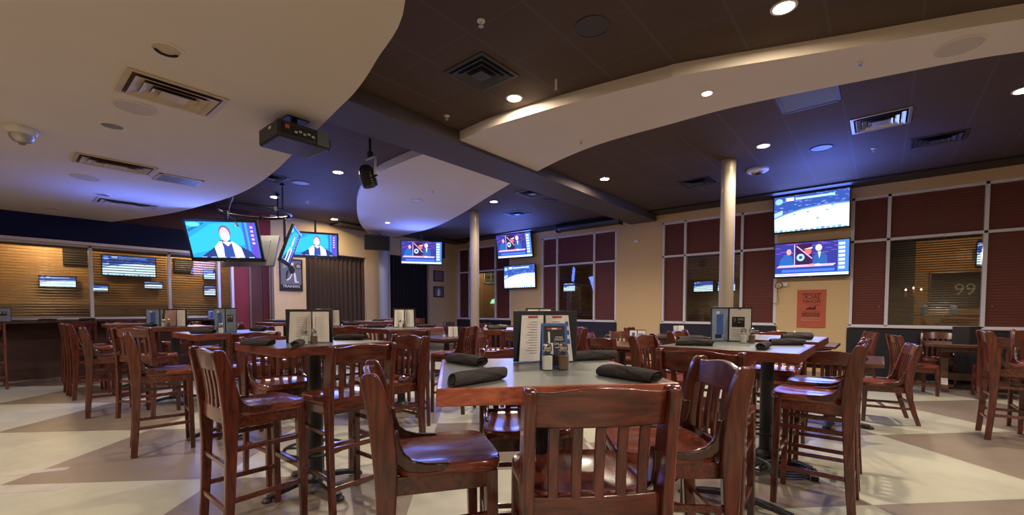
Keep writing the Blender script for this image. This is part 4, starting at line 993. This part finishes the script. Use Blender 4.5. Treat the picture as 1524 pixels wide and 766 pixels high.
m = MB(); pts = [(0.066*math.cos(a),0.066*math.sin(a)) for a in [R(100+10*i) for i in range(16)]]+[(0.045*math.cos(a),0.045*math.sin(a)) for a in [R(250-10*i) for i in range(16)]]
m.prism(pts,-0.022,-0.004,0,2); m.build('slot', DARKHOLE, t)
# sensors, sprinklers, tags
t = thing('ceiling_dome_camera', 'white dome sensor on a flanged base at the left edge of the soffit', 'sensor', (-6.42,0.22,3.05))
m = MB(); m.lathe([(0.12,0),(0.12,-0.03),(0.10,-0.06)],n=24); m.box((0.12,0,-0.012),(0.06,0.05,0.02)); m.build('base', WHITE, t)
MB().lathe([(0.09,-0.05),(0.086,-0.09),(0.06,-0.125),(0.02,-0.14)],n=24).build('dome', SILV, t)
MB().lathe([(0.03,-0.13),(0.022,-0.155)],n=12).build('sensor_eye', surf('amber plastic',(0.4,0.2,0.08)), t)
t = thing('smoke_detector', 'white round fire alarm disc on the ceiling beside the thick column top', 'alarm', (-1.70,8.60,ZC))
MB().lathe([(0.17,0),(0.17,-0.03),(0.15,-0.05)],n=32).build('base', WHITE, t); MB().lathe([(0.10,-0.05),(0.085,-0.075),(0.03,-0.085)],n=28).build('strobe_dome', CHROME, t)
def sprinkler(label, x, y, z):
    t = thing('ceiling_sprinkler', label, 'sprinkler', (x,y,z), 0, 'ceiling sprinkler heads')
    MB().lathe([(0.035,0),(0.034,-0.008),(0.016,-0.012),(0.012,-0.03)],n=16).build('escutcheon', WHITE, t)
    m = MB(); m.lathe([(0.022,-0.046),(0.022,-0.049)],n=16); m.bar((0.012,0,-0.02),(0.006,0,-0.047),0.004,0.004); m.bar((-0.012,0,-0.02),(-0.006,0,-0.047),0.004,0.004); m.build('deflector', SILV, t)
for lab, x, y, z in (('sprinkler head in the dark ceiling near the top centre of the picture', -2.63,2.71,ZC),('sprinkler head in the dark ceiling beside the beam', -4.22,3.73,ZC),('sprinkler head in the blue lit ceiling by the window vents', -0.15,8.62,ZC),('sprinkler head in the cream band left of the small lit downlight', -3.18,5.22,ZB),('sprinkler head in the cream band right of the small lit downlight', -0.21,5.27,ZB),('sprinkler head in the cream wing beside its round speaker', -6.73,5.57,ZB),('sprinkler head in the dark ceiling beyond the ring frame', -9.9,4.6,ZC)): sprinkler(lab, x, y, z)
t = thing('ceiling_tag', 'small white paper tag hanging from the dark ceiling near the cream band', 'tag', (-2.66,3.86,ZC))
MB().box((0,0,-0.075),(0.028,0.003,0.11)).build('paper_strip', PAPER, t); MB().tube([(0,0,0),(0,0,-0.022)],0.002,n=6).build('string', SILV, t)

# ------------------------------------------------------------------ wall things
t = thing('poster', 'orange poster with mirrored dark red lettering under the large paired televisions', 'poster', (-1.12,YN-0.004,1.31))
m = MB(); vs = []; k = 10
for i in range(k+1):
    u = i/k; x = (u-0.5)*0.50; yb = -0.004-0.010*math.sin(PI*u)**2-0.012*max(0,u-0.85)
    for z in (-0.395,0.395): vs.append((x,yb,z))
for i in range((k+1)*2): p = vs[i]; vs.append((p[0],p[1]+0.002,p[2]))
o2 = (k+1)*2
m.add(vs,[(i*2,i*2+2,i*2+3,i*2+1) for i in range(k)]+[(o2+i*2+1,o2+i*2+3,o2+i*2+2,o2+i*2) for i in range(k)]+[(0,1,o2+1,o2),(k*2+1,k*2,o2+k*2,o2+k*2+1)],0,True); m.build('sheet', ORANGE, t)
ink = MB()
def blk(x0,x1,z0,z1,mi=0): ink.box2((x0,-0.0175,z0),(x1,-0.0165,z1),mi)
blk(-0.165,0.165,0.305,0.318); blk(-0.08,0.15,0.075,0.081)
ink.prism([(-0.10,-0.02),(-0.05,0.035),(0.0,0.045),(0.03,0.02),(0.05,0.055),(0.085,0.05),(0.08,-0.02)],-0.0175,-0.0165,0,1)
blk(-0.165,0.165,-0.245,-0.19,1); blk(-0.15,0.15,-0.222,-0.210)
blk(-0.16,0.16,-0.158,-0.153); blk(-0.15,0.15,-0.068,-0.062)
rl = random.Random(3)
for z, hh, st_ in ((-0.115,0.028,0.022),(-0.145,0.018,0.016)):
    x = -0.155
    while x < 0.14: q = st_*(0.6+0.5*rl.random()); blk(x,x+q*0.75,z,z+hh); x += q+0.004
ink.build('printed_mark', [INKD, surf('pale orange ink',(0.62,0.26,0.16))], t)
for body, z, sz, sx in (('JACK',0.245,0.125,1.0),('HONEY',0.150,0.092,1.02)): text(body, sz, t, INKD, (0.0,-0.0185,z), (PI/2,0,0), True, sx=sx)
t = thing('cable_box', 'small white cable box with a dangling black lead below the large paired televisions', 'box', (-1.62,YN-0.03,1.83))
MB().box((0,0,0),(0.16,0.05,0.075)).build('housing', WHITE, t, bevel=0.006)
m = MB(); m.tube([(-0.08+0.07*math.cos(a),-0.03-0.004*i,-0.02+0.07*math.sin(a)) for i, a in enumerate([2*PI*j/14 for j in range(24)])],0.007,n=6); m.tube([(-0.1,-0.03,-0.07),(-0.1,-0.02,-0.25),(-0.08,-0.015,-0.36),(-0.14,-0.015,-0.40),(-0.26,-0.012,-0.40)],0.006,n=6); m.build('lead', BLK, t)
t = thing('framed_poster', 'framed grey sports poster of a crouching athlete on the cream pier', 'poster', (XW+0.02,5.10,2.21), PI/2)
m = MB()
for a,b in (((-0.295,-0.02,-0.42),(-0.27,0.02,0.42)),((0.27,-0.02,-0.42),(0.295,0.02,0.42)),((-0.295,-0.02,0.395),(0.295,0.02,0.42)),((-0.295,-0.02,-0.42),(0.295,0.02,-0.395))): m.box2(a,b)
m.build('frame', FRAME, t); MB().box((0,0.004,0),(0.54,0.02,0.79)).build('print', PHG, t)
a = MB()
def ap_(pts, mi): a.prism(pts,-0.0085,-0.007,mi,1)
ap_([(-0.27,-0.40),(0.27,-0.40),(0.27,-0.25),(-0.27,-0.25)],1)
ap_([(-0.08,0.20),(0.0,0.26),(0.10,0.16),(0.06,0.02),(-0.03,0.04)],1)            # torso
ap_([(-0.06,0.14),(-0.12,0.08),(-0.14,-0.10),(-0.11,-0.11),(-0.08,0.06)],1); ap_([(0.02,0.05),(0.06,0.08),(-0.02,-0.10),(-0.10,-0.16),(-0.12,-0.13),(-0.05,-0.08)],2); ap_([(0.06,0.05),(0.11,0.06),(0.14,-0.16),(0.20,-0.18),(0.20,-0.20),(0.09,-0.20)],2)
ap_([(0.0,0.30),(0.04,0.33),(0.07,0.30),(0.06,0.25),(0.01,0.25)],2); ap_([(-0.22,0.36),(-0.12,0.36),(-0.10,0.2),(-0.2,0.16)],0)
ap_([(0.19+0.085*math.cos(q),0.24+0.075*math.sin(q)) for q in [2*PI*i/20 for i in range(20)]],1)
a.prism([(0.19+0.062*math.cos(q),0.24+0.05*math.sin(q)) for q in [2*PI*i/20 for i in range(20)]],-0.0095,-0.0085,0,1)
a.build('athlete_picture', [INKG, INKK, INKW], t)
text('TRAINIAN', 0.105, t, INKW, (0.0,-0.010,-0.305), (PI/2,0,0), sx=0.92)
for lab, z, mi in (('upper small framed photograph beside the black curtain',2.47,INKR),('lower small framed photograph beside the black curtain',1.915,INKW)):
    t = thing('framed_photograph', lab, 'picture frame', (XW+0.015,10.16,z), PI/2, 'small framed photographs')
    m = MB()
    for p,q in (((-0.22,-0.02,-0.19),(-0.19,0.015,0.19)),((0.19,-0.02,-0.19),(0.22,0.015,0.19)),((-0.22,-0.02,0.16),(0.22,0.015,0.19)),((-0.22,-0.02,-0.19),(0.22,0.015,-0.16))): m.box2(p,q)
    m.build('frame', FRAME, t); MB().box((0,0,0),(0.38,0.012,0.33)).build('print', PHG, t)
    m = MB(); m.prism([(-0.07,-0.14),(0.05,-0.14),(0.07,0.0),(0.03,0.11),(-0.03,0.11),(-0.06,0.0)],-0.0075,-0.006,0,1); m.build('picture', mi, t)
t = thing('security_camera', 'tiny white wall camera high on the red wall above the navy bulkhead', 'camera', (XW+0.05,2.93,3.15))
MB().lathe([(0.03,0),(0.03,0.08)],n=14).build('body', WHITE, t, rot=(0,PI/2,0.3)); MB().box((-0.02,0,-0.03),(0.03,0.04,0.06)).build('bracket', WHITE, t)
t = thing('wall_sensor', 'small white motion sensor on the cream pier between the middle windows', 'sensor', (-4.98,YN-0.02,3.10))
MB().box((0,0,0),(0.13,0.05,0.06)).build('housing', WHITE, t, bevel=0.012); MB().box((0,-0.027,-0.012),(0.07,0.006,0.025)).build('sensor_window', SILV, t)
# ------------------------------------------------------------------ the floor plan
# near centre table, set cornerwise
T0 = (-1.03, 1.38)
pub_table('nearest pub table, slate top with worn wood edge, set cornerwise in the centre', *T0, 48)
def around(c, ang, r): return c[0]+r*math.cos(R(ang)), c[1]+r*math.sin(R(ang))
stool('nearest bar stool, seen from behind at the bottom centre of the nearest table', -0.777, 1.273, 137)
stool('bar stool seen side on at the left of the nearest table, its whole seat showing', -1.36, 1.13, 57)
stool('bar stool at the right corner of the nearest table, seen past the black napkin', -0.708, 1.842, 219)
x, y = around(T0, 135, 0.48); stool('bar stool on the far side of the nearest table, behind its menu folder', x, y, 315)
# table left of centre
T1 = (-3.13, 1.48)
pub_table('pub table left of centre with a black menu folder and a dark crumpled napkin', *T1, 0)
stool('bar stool at left centre facing away, its slatted back turned three quarters', -2.89, 1.00, 90)
stool('bar stool with its back to the room, beside the left centre table', -2.74, 1.50, 180)
stool('bar stool facing the room on the far side of the left centre table', -3.60, 1.46, 0)
stool('bar stool behind the right end of the left centre table, bright post edge', -3.05, 2.02, 270)
# pair of tables right of centre
T2, T3 = (-0.71, 3.12), (-0.72, 4.18)
pub_table('pub table right of centre with the chrome edged menu folder', *T2, 0)
pub_table('pub table with two crossed black napkins behind the right centre table', *T3, 0)
stool('bar stool facing away in front of the right centre table', -0.75, 2.67, 92)
stool('nearer of the two glossy red stools seen side on at right', -0.33, 3.56, 180)
stool('farther of the two glossy red stools seen side on at right', -0.33, 4.17, 180)
stool('purple lit bar stool at the left side of the right centre table', -1.33, 3.62, 0)
stool('bar stool left of the thick column with a shiny purple top rail', -1.36, 4.55, 0)
stool('bar stool behind the crossed napkins, only its top rail showing', -0.76, 4.80, 270)
# tables in the left middle distance
pub_table('pub table by the left with the blue framed menu and stool pulled up', -5.22, 1.56, 0)
stool('bar stool seen side on at far left, pale light along its rear post', -5.14, 1.00, 82)
stool('bar stool with a dark red back between the blue framed menu', -4.82, 1.60, 180)
stool('bar stool on the far side of the table with the blue framed menu', -5.24, 2.10, 270)
pub_table('pub table at left with two white menus and glass shakers', -7.55, 1.62, 0)
stool('bar stool seen square from behind in front of the two white menus', -6.92, 1.22, 130)
stool('bar stool seen side on left of the square backed stool', -7.38, 0.92, 85)
stool('bar stool beyond the two white menus', -7.6, 2.15, 270)
pub_table('pub table farthest left near the brick half wall', -9.35, 1.5, 0)
for lab, x, y, f in (('bar stool edge on at far left, nearest of the dark cluster',-8.98,0.92,90),('bar stool edge on at far left, middle of the dark cluster with pale highlight',-9.52,0.90,90),('bar stool of the dark far left cluster nearest the brick wall',-9.95,1.45,0),('bar stool beyond the farthest left pub table',-9.3,2.05,270)): stool(lab, x, y, f)
for lab, y in (('bar stool at the drink rail at the left edge of the picture',-0.12),('bar stool at the drink rail beside the dark cluster',0.95),('bar stool at the drink rail below the first window post',1.85)): stool(lab, -11.05, y, 180)
# middle distance
pub_table('pub table with the white open menu in front of the black curtain', -4.70, 3.35, 0)
stool('dark red bar stool facing away before the table with the white open menu', -4.12, 2.98, 158)
stool('bar stool with a violet lit seat right of the table with the white open menu', -4.22, 3.80, 205)
stool('bar stool beyond the table with the white open menu', -5.2, 3.5, 0)
pub_table('pub table carrying the pair of small white menus left of the pipe column', -6.15, 3.15, 0)
stool('bar stool before the table with the pair of small white menus', -5.55, 2.95, 180)
stool('bar stool left of the table with the pair of small white menus', -6.25, 2.55, 90)
stool('bar stool beyond the table with the pair of small white menus', -6.78, 3.25, 0)
pub_table('pub table set cornerwise with two napkins in front of the slim column', -3.42, 4.10, 45)
stool('bar stool before the cornerwise table by the slim column', -3.05, 3.75, 135)
stool('bar stool right of the cornerwise table by the slim column', -3.0, 4.5, 225)
stool('slat backed stool between the white open menu table and the slim column', -3.95, 4.45, 315)
pub_table('pub table with grey top below the red bay at left', -8.35, 3.45, 0)
stool('bar stool right of the grey topped table below the red bay', -7.8, 3.4, 180)
stool('bar stool before the grey topped table below the red bay', -8.4, 2.9, 90)
pub_table('pub table in front of the brown curtain', -7.7, 5.0, 0)
stool('bar stool right of the table in front of the brown curtain', -7.15, 5.0, 180)
stool('bar stool before the table in front of the brown curtain', -7.7, 4.45, 90)
pub_table('pub table against the back left wall below the framed sports poster', -10.35, 4.35, 0)
stool('bar stool before the table below the framed sports poster', -9.58, 4.3, 180)
pub_table('pub table in front of the pale pipe column', -9.4, 6.6, 0)
stool('bar stool right of the table in front of the pale pipe column', -8.85, 6.6, 180)
# low tables towards the windows
low_table('low dining table with a white menu left of the slim column', -6.55, 5.75)
chair('dining chair turned three quarters just left of the slim column', -5.95, 5.85, 190)
chair('dining chair beyond the low table left of the slim column', -6.7, 6.4, 270)
low_table('low dining table in the middle distance below the cream pier', -3.10, 6.35)
chair('glossy red dining chair at the left of the middle distance low table', -3.62, 6.6, 0)
chair('brown slatted dining chair beside the glossy red one', -3.45, 7.1, 300)
chair('dining chair on the near side of the middle distance low table', -3.0, 5.75, 90)
chair('dining chair right of the middle distance low table', -2.5, 6.5, 180)
low_table('low dining table by the window wall left of the thick column', -3.3, 9.1)
chair('dining chair left of the low table by the window wall', -3.95, 9.0, 0)
chair('dining chair right of the low table by the window wall', -2.7, 9.2, 180)
low_table('low dining table in the far corner below the two small photographs', -9.6, 9.2)
chair('dining chair in the far corner below the two small photographs', -10.2, 9.3, 0)
chair('dining chair right of the far corner table', -9.0, 9.1, 180)
low_table('low dining table right of the crossed napkins', -0.42, 6.10)
chair('brown dining chair seen from behind right of the crossed napkins', -0.38, 5.42, 96)
chair('dining chair right of the low table, turned side on with a wavy top', 0.02, 6.75, 192)
chair('dining chair left of the low table right of the crossed napkins', -1.0, 6.15, 0)
chair('orange brown dining chair against the window wall right of the orange poster', -0.38, 9.9, 205)
trestle_table('heavy trestle table under the right window', 1.32, 9.95, 0)
chair('dining chair at the left end of the heavy trestle table, seen side on', 0.42, 9.15, 20)
chair('dining chair behind the heavy trestle table, its red top rail against the wall', 0.78, 10.52, 270)
chair('dining chair in front of the heavy trestle table, tucked under it', 1.30, 9.42, 92)
stool('bar stool at right whose whole back and legs show, left of its pair', 1.06, 6.58, 2)
stool('bar stool cut by the right edge of the frame', 1.33, 7.05, 270)
pub_table('pub table mostly beyond the right edge of the frame', 1.62, 6.55, 0)

# ------------------------------------------------------------------ on the nearest table
menu_folder('black menu folder with white printed pages on the nearest table', -1.165, 1.605, -45, w=0.146, h=0.228, spread=158, style='plain')
table_tent('blue edged table card with white lettering on a black face on the nearest table', -1.015, 1.465, -45, w=0.106, h=0.178)
shaker('salt', 'salt shaker in front of the blue edged card on the nearest table', -0.985, 1.378, deg=-45)
shaker('pepper', 'pepper shaker in front of the blue edged card on the nearest table', -0.942, 1.424, deg=-45)
napkin('rolled black napkin nearest the left corner of the nearest table', -0.985, 1.0, 88)
napkin('rolled black napkin behind the front left one on the nearest table', -1.36, 1.30, -6)
napkin('rolled black napkin at the right front of the nearest table', -0.65, 1.375, -12)
napkin('rolled black napkin half hidden behind the menu folder on the nearest table', -1.02, 1.80, 60)
# left centre table
menu_folder('black menu folder with grey pages on the left centre table', -3.10, 1.46, -40, w=0.17, h=0.235, spread=130, style='curl')
shaker('salt', 'white salt shaker before the grey pages on the left centre table', -2.94, 1.33)
shaker('pepper', 'pepper shaker beside the salt on the left centre table', -2.92, 1.385)
napkin('rolled black napkin on the left end of the left centre table', -3.10, 1.10, 25)
napkin('rolled black napkin on the far right of the left centre table', -3.12, 1.76, 40)
napkin('dark crumpled napkin at the front corner of the left centre table', -2.83, 1.24, 148)
# right centre tables
menu_folder('chrome edged menu folder with a blue left page on the right centre table', -0.86, 3.49, -60, w=0.155, h=0.25, spread=128, left=PAPERB, right=PAPER, style='board')
shaker('salt', 'salt shaker before the chrome edged menu folder', -0.73, 3.37)
shaker('pepper', 'pepper shaker before the chrome edged menu folder', -0.685, 3.405)
napkin('rolled black napkin at the left end of the right centre table', -0.92, 2.93, 25)
napkin('rolled black napkin behind the left one on the right centre table', -1.04, 3.24, 55)
napkin('short looking black napkin pointing away on the right centre table', -0.53, 2.95, 92)
napkin('rolled black napkin at the right back of the right centre table', -0.47, 3.36, 40)
napkin('rolled black napkin, upper of the crossed pair on the table behind', -0.53, 4.36, 44)
napkin('rolled black napkin, lower of the crossed pair on the table behind', -0.50, 4.05, 32)
# others
menu_folder('blue framed menu on the table by the left', -5.05, 1.50, -35, w=0.10, h=0.25, spread=176, left=PAPERB, right=PAPERB, style='board')
shaker('salt', 'salt shaker before the blue framed menu', -4.93, 1.42)
napkin('rolled black napkin nearest the edge of the blue framed menu table', -5.02, 1.30, 35)
napkin('rolled black napkin farther from the edge of the blue framed menu table', -5.35, 1.36, 30)
napkin('rolled black napkin behind the blue framed menu', -5.15, 1.83, 10)
menu_folder('picture menu, left one of two on the table with glass shakers', -7.86, 1.52, -30, w=0.16, h=0.24, spread=165, left=PAPERB, right=PAPERB, style='board')
menu_folder('white open menu, right one of two on the table with glass shakers', -7.42, 1.62, -35, w=0.15, h=0.24, spread=140, left=PAPERR, right=PAPER, style='curl')
shaker('salt', 'salt shaker before the right white menu at left', -7.36, 1.46)
shaker('pepper', 'pepper shaker before the right white menu at left', -7.31, 1.50)
napkin('rolled black napkin on the table with the two white menus', -7.65, 1.36, 20)
menu_folder('picture menu standing on the drink rail at the left edge of the picture', -11.72, 0.02, -8, z=1.086, w=0.17, h=0.24, spread=170, left=PAPERB, right=PAPERB, style='board')
menu_folder('small pale menu standing on the drink rail near the window corner', -11.75, 3.30, -15, z=1.086, w=0.16, h=0.2, spread=172, left=PAPERB, right=PAPER, style='board')
napkin('rolled black napkin on the drink rail beside the left edge menu', -11.75, 0.62, 80, 1.086)
napkin('rolled black napkin on the drink rail below the first window post', -11.75, 1.15, 85, 1.086)
menu_folder('white open menu in front of the black curtain opening', -4.80, 3.48, -38, w=0.145, h=0.245, spread=158, style='curl')
shaker('salt', 'salt shaker before the white open menu', -4.69, 3.33)
shaker('pepper', 'pepper shaker before the white open menu', -4.65, 3.37)
napkin('rolled black napkin left of the white open menu', -4.92, 3.14, 40)
napkin('rolled black napkin right of the white open menu', -4.50, 3.60, 40)
menu_folder('small white menu, front one of the pair left of the pipe column', -6.0, 3.10, -38, w=0.14, h=0.24, spread=150, style='curl')
menu_folder('small white menu, back one of the pair left of the pipe column', -6.38, 3.18, -20, w=0.13, h=0.26, spread=150, style='curl')
shaker('salt', 'salt shaker before the pair of small white menus', -5.9, 3.0)
napkin('rolled black napkin on the table with the pair of small white menus', -5.95, 3.38, 40)
napkin('rolled black napkin at the left of the cornerwise table', -3.62, 3.98, 20)
napkin('rolled black napkin at the front of the cornerwise table', -3.40, 3.76, 62)
menu_folder('dark edged menu on the cornerwise table, half hidden by the nearest menu folder', -3.20, 4.30, -45, w=0.17, h=0.25, spread=165, style='curl')
napkin('rolled black napkin on the grey topped table below the red bay', -8.25, 3.3, 40)
napkin('rolled black napkin on the table in front of the brown curtain', -7.6, 4.9, 40)
menu_folder('small white menu on the low table left of the slim column', -6.4, 5.78, -40, z=0.76, w=0.11, h=0.22, spread=150, style='curl')
shaker('salt', 'salt shaker on the low table left of the slim column', -6.48, 5.62, 0.76)
menu_folder('small pale menu on the middle distance low table', -2.92, 6.50, -50, z=0.76, w=0.13, h=0.22, spread=160, style='board')
napkin('rolled black napkin on the middle distance low table', -3.2, 6.05, 30, 0.76)
menu_folder('small white menu on the low table by the window wall', -3.2, 9.1, -50, z=0.76, w=0.13, h=0.22, spread=150, style='curl')
menu_folder('black backed menu turned away on the heavy trestle table', 1.05, 9.72, 120, z=0.7625, w=0.2, h=0.27, spread=150)
napkin('rolled black napkin on the low table right of the crossed napkins', -0.2, 5.9, 20, 0.76)
# cans of cutlery and a sauce bottle
def caddy(label, x, y, z):
    t = thing('condiment_pot', label, 'pot', (x,y,z))
    MB().lathe([(0.045,0),(0.05,0.01),(0.05,0.09),(0.046,0.09),(0.046,0.02)],n=20).build('bucket', SILV, t)
    MB().tube([(0.05*math.cos(a),0,0.09+0.05*math.sin(a)) for a in [PI*i/10 for i in range(11)]],0.003,n=6).build('handle', SILV, t)
    return t
caddy('small metal pot on the middle distance low table', -3.28, 6.22, 0.76)
low_table('low dining table below the orange poster', -0.95, 8.35)
t = thing('sauce_bottle', 'pale squeeze bottle in front of the orange poster', 'bottle', (-1.05,8.25,0.76))
MB().lathe([(0.03,0),(0.033,0.005),(0.033,0.12),(0.028,0.15),(0.018,0.16)],n=20).build('body', WHITE, t)
MB().lathe([(0.018,0.16),(0.018,0.175),(0.006,0.185),(0.004,0.22)],n=16).build('nozzle', WHITE, t)

# odds and ends on the floor
t = thing('cable_coil', 'coil of dark blue cable on the floor by the base behind the right centre table', 'cable', (-0.52,3.95,0))
m = MB(); m.tube([((0.13+0.012*math.sin(i*0.7))*math.cos(i*0.35),(0.13+0.012*math.sin(i*0.7))*math.sin(i*0.35),0.012+0.0011*i) for i in range(75)],0.011,n=7); m.build('cable', surf('dark blue rubber',(0.012,0.02,0.06)), t)
MB().box((0.17,0.02,0.02),(0.05,0.03,0.03)).build('plug', BLK, t)
for lab, x, y, ln, dg in (('upper strip of pale tape on the floor at the left edge',-5.22,0.02,0.75,62),('lower strip of pale tape on the floor at the left edge',-4.78,-0.02,0.8,48)):
    o = MB().box((0,0,0.0008),(ln,0.085,0.0015)).build('floor_tape', surf('worn pale tape',(0.50,0.44,0.40),(0.40,0.34,0.30)), loc=(x,y,0), rot=(0,0,R(dg))); tag(o, lab, 'tape', 'pale tape strips on the floor')

for k_ in KIDS(PROTO['pub'][0]):                      # the nearest table's edge is scuffed paler than the others
    if k_.name.startswith('wood_edge'): k_.material_slots[0].link = 'OBJECT'; k_.material_slots[0].material = WE2
    if k_.name.startswith('foot_ring'): bpy.data.objects.remove(k_)
# ------------------------------------------------------------------ lamps, camera
def lamp(kind, loc, energy, col, size=0.1, rot=None, spot=None, name='lamp'):
    l = bpy.data.lights.new(name, kind); l.energy = energy; l.color = col
    if kind == 'AREA': l.shape = 'DISK'; l.size = size
    else: l.shadow_soft_size = size
    if spot: l.spot_size = R(spot); l.spot_blend = 0.6
    o = bpy.data.objects.new(name, l); COL.objects.link(o); o.location = loc
    if rot: o.rotation_euler = rot
    return o
WARM = (1.0, 0.87, 0.74); COOL = (0.35, 0.45, 1.0)
DL = [(-3.28,3.92),(-0.66,4.16),(-1.40,7.43),(-3.99,7.39),(-6.73,7.33),(-7.40,3.99),(-11.3,5.97),(-10.07,3.97),(1.14,7.42),(2.2,4.2),(1.2,0.9),(3.2,0.9),(1.2,-2.6),(3.4,-2.6)]  # the last entries have no fittings: fill lamps added out of view
for x, y in DL: lamp('SPOT', (x,y,ZC-0.03), {-11.3:8,-10.07:40}.get(x,85), WARM, 0.07, spot=150, name='downlight_and_fill_lamp')
for x, y in ((-3.4,-1.4),(-6.4,-1.4),(-9.0,-1.6),(-1.4,-3.6),(-6.4,-3.6)): lamp('SPOT', (x,y,3.0), 40 if x == -9.0 else 85, WARM, 0.07, spot=150, name='downlight_and_fill_lamp')  # added fill lamps under the soffit outside the view, without fittings
# added lamps in front of the television screens, boosting their glow
for t, w, h in TVS:
    if t['group'] != 'wall and ceiling televisions': continue
    g = lamp('AREA', (0,-0.03,0), 18 if 'ring' in t['label'] else 11, (0.16,0.25,1.0), 0.6, (-PI/2,0,0), name='added_tv_glow'); g.data.shape = 'RECTANGLE'; g.data.size = w; g.data.size_y = h; g.parent = t
w = bpy.data.worlds.new('world'); scene.world = w; w.use_nodes = True
w.node_tree.nodes['Background'].inputs[0].default_value = (0.02,0.02,0.03,1)
w.node_tree.nodes['Background'].inputs[1].default_value = 1.0
# added lamps for the invented patio and lane, no fittings
for y in (-2.0, 0.8, 3.6, 6.4): lamp('POINT', (-14.6,y,2.9), 32, (1.0,0.68,0.36), 0.12, name='added_patio_lamp')
for x, e in ((-14.2,40),(-6.8,5),(-3.0,5),(3.4,5)): lamp('POINT', (x,13.3,3.3), e, (1.0,0.72,0.40), 0.12, name='added_lane_lamp')

lamp('POINT', (1.25,12.7,2.4), 20, (1.0,0.72,0.40), 0.12, name='added_lane_lamp')
for x, y, z, e in ((-0.75,YN-1.9,2.9,60),(-7.9,YN-1.6,2.9,48),(-9.9,7.7,2.9,20),(-10.1,4.8,2.9,16),(-8.4,3.9,2.8,20),(-8.9,1.4,2.3,14)): lamp('SPOT', (x,y,z), e, (0.08,0.17,1.0), 0.25, (PI,0,0), 150, name='added_tv_glow')  # added upward lamps in mid-air, tinting the ceiling blue near the televisions
F_PX, PITCH, YAW = 650.0, R(2.3), R(40.2)
cam = bpy.data.cameras.new('camera'); co = bpy.data.objects.new('camera', cam); COL.objects.link(co)
cam.sensor_fit = 'HORIZONTAL'; cam.sensor_width = 36; cam.lens = F_PX/1524*36
co.location = (0,0,1.30); co.rotation_euler = (PI/2-PITCH, 0, YAW)
cam.shift_x = 0.0; cam.shift_y = (486.1-383)/1524
cam.clip_end = 100; cam.clip_start = 0.02
scene.camera = co
vs_ = scene.view_settings
vs_.view_transform = 'Standard'; vs_.look = 'None'; vs_.exposure = 1.2; vs_.gamma = 1.0; vs_.use_curve_mapping = False
cy = scene.cycles
cy.max_bounces = 8; cy.diffuse_bounces = 5; cy.glossy_bounces = 4; cy.transparent_max_bounces = 16; cy.transmission_bounces = 4
cy.use_denoising = True; cy.sample_clamp_indirect = 6.0; cy.caustics_reflective = False; cy.caustics_refractive = False
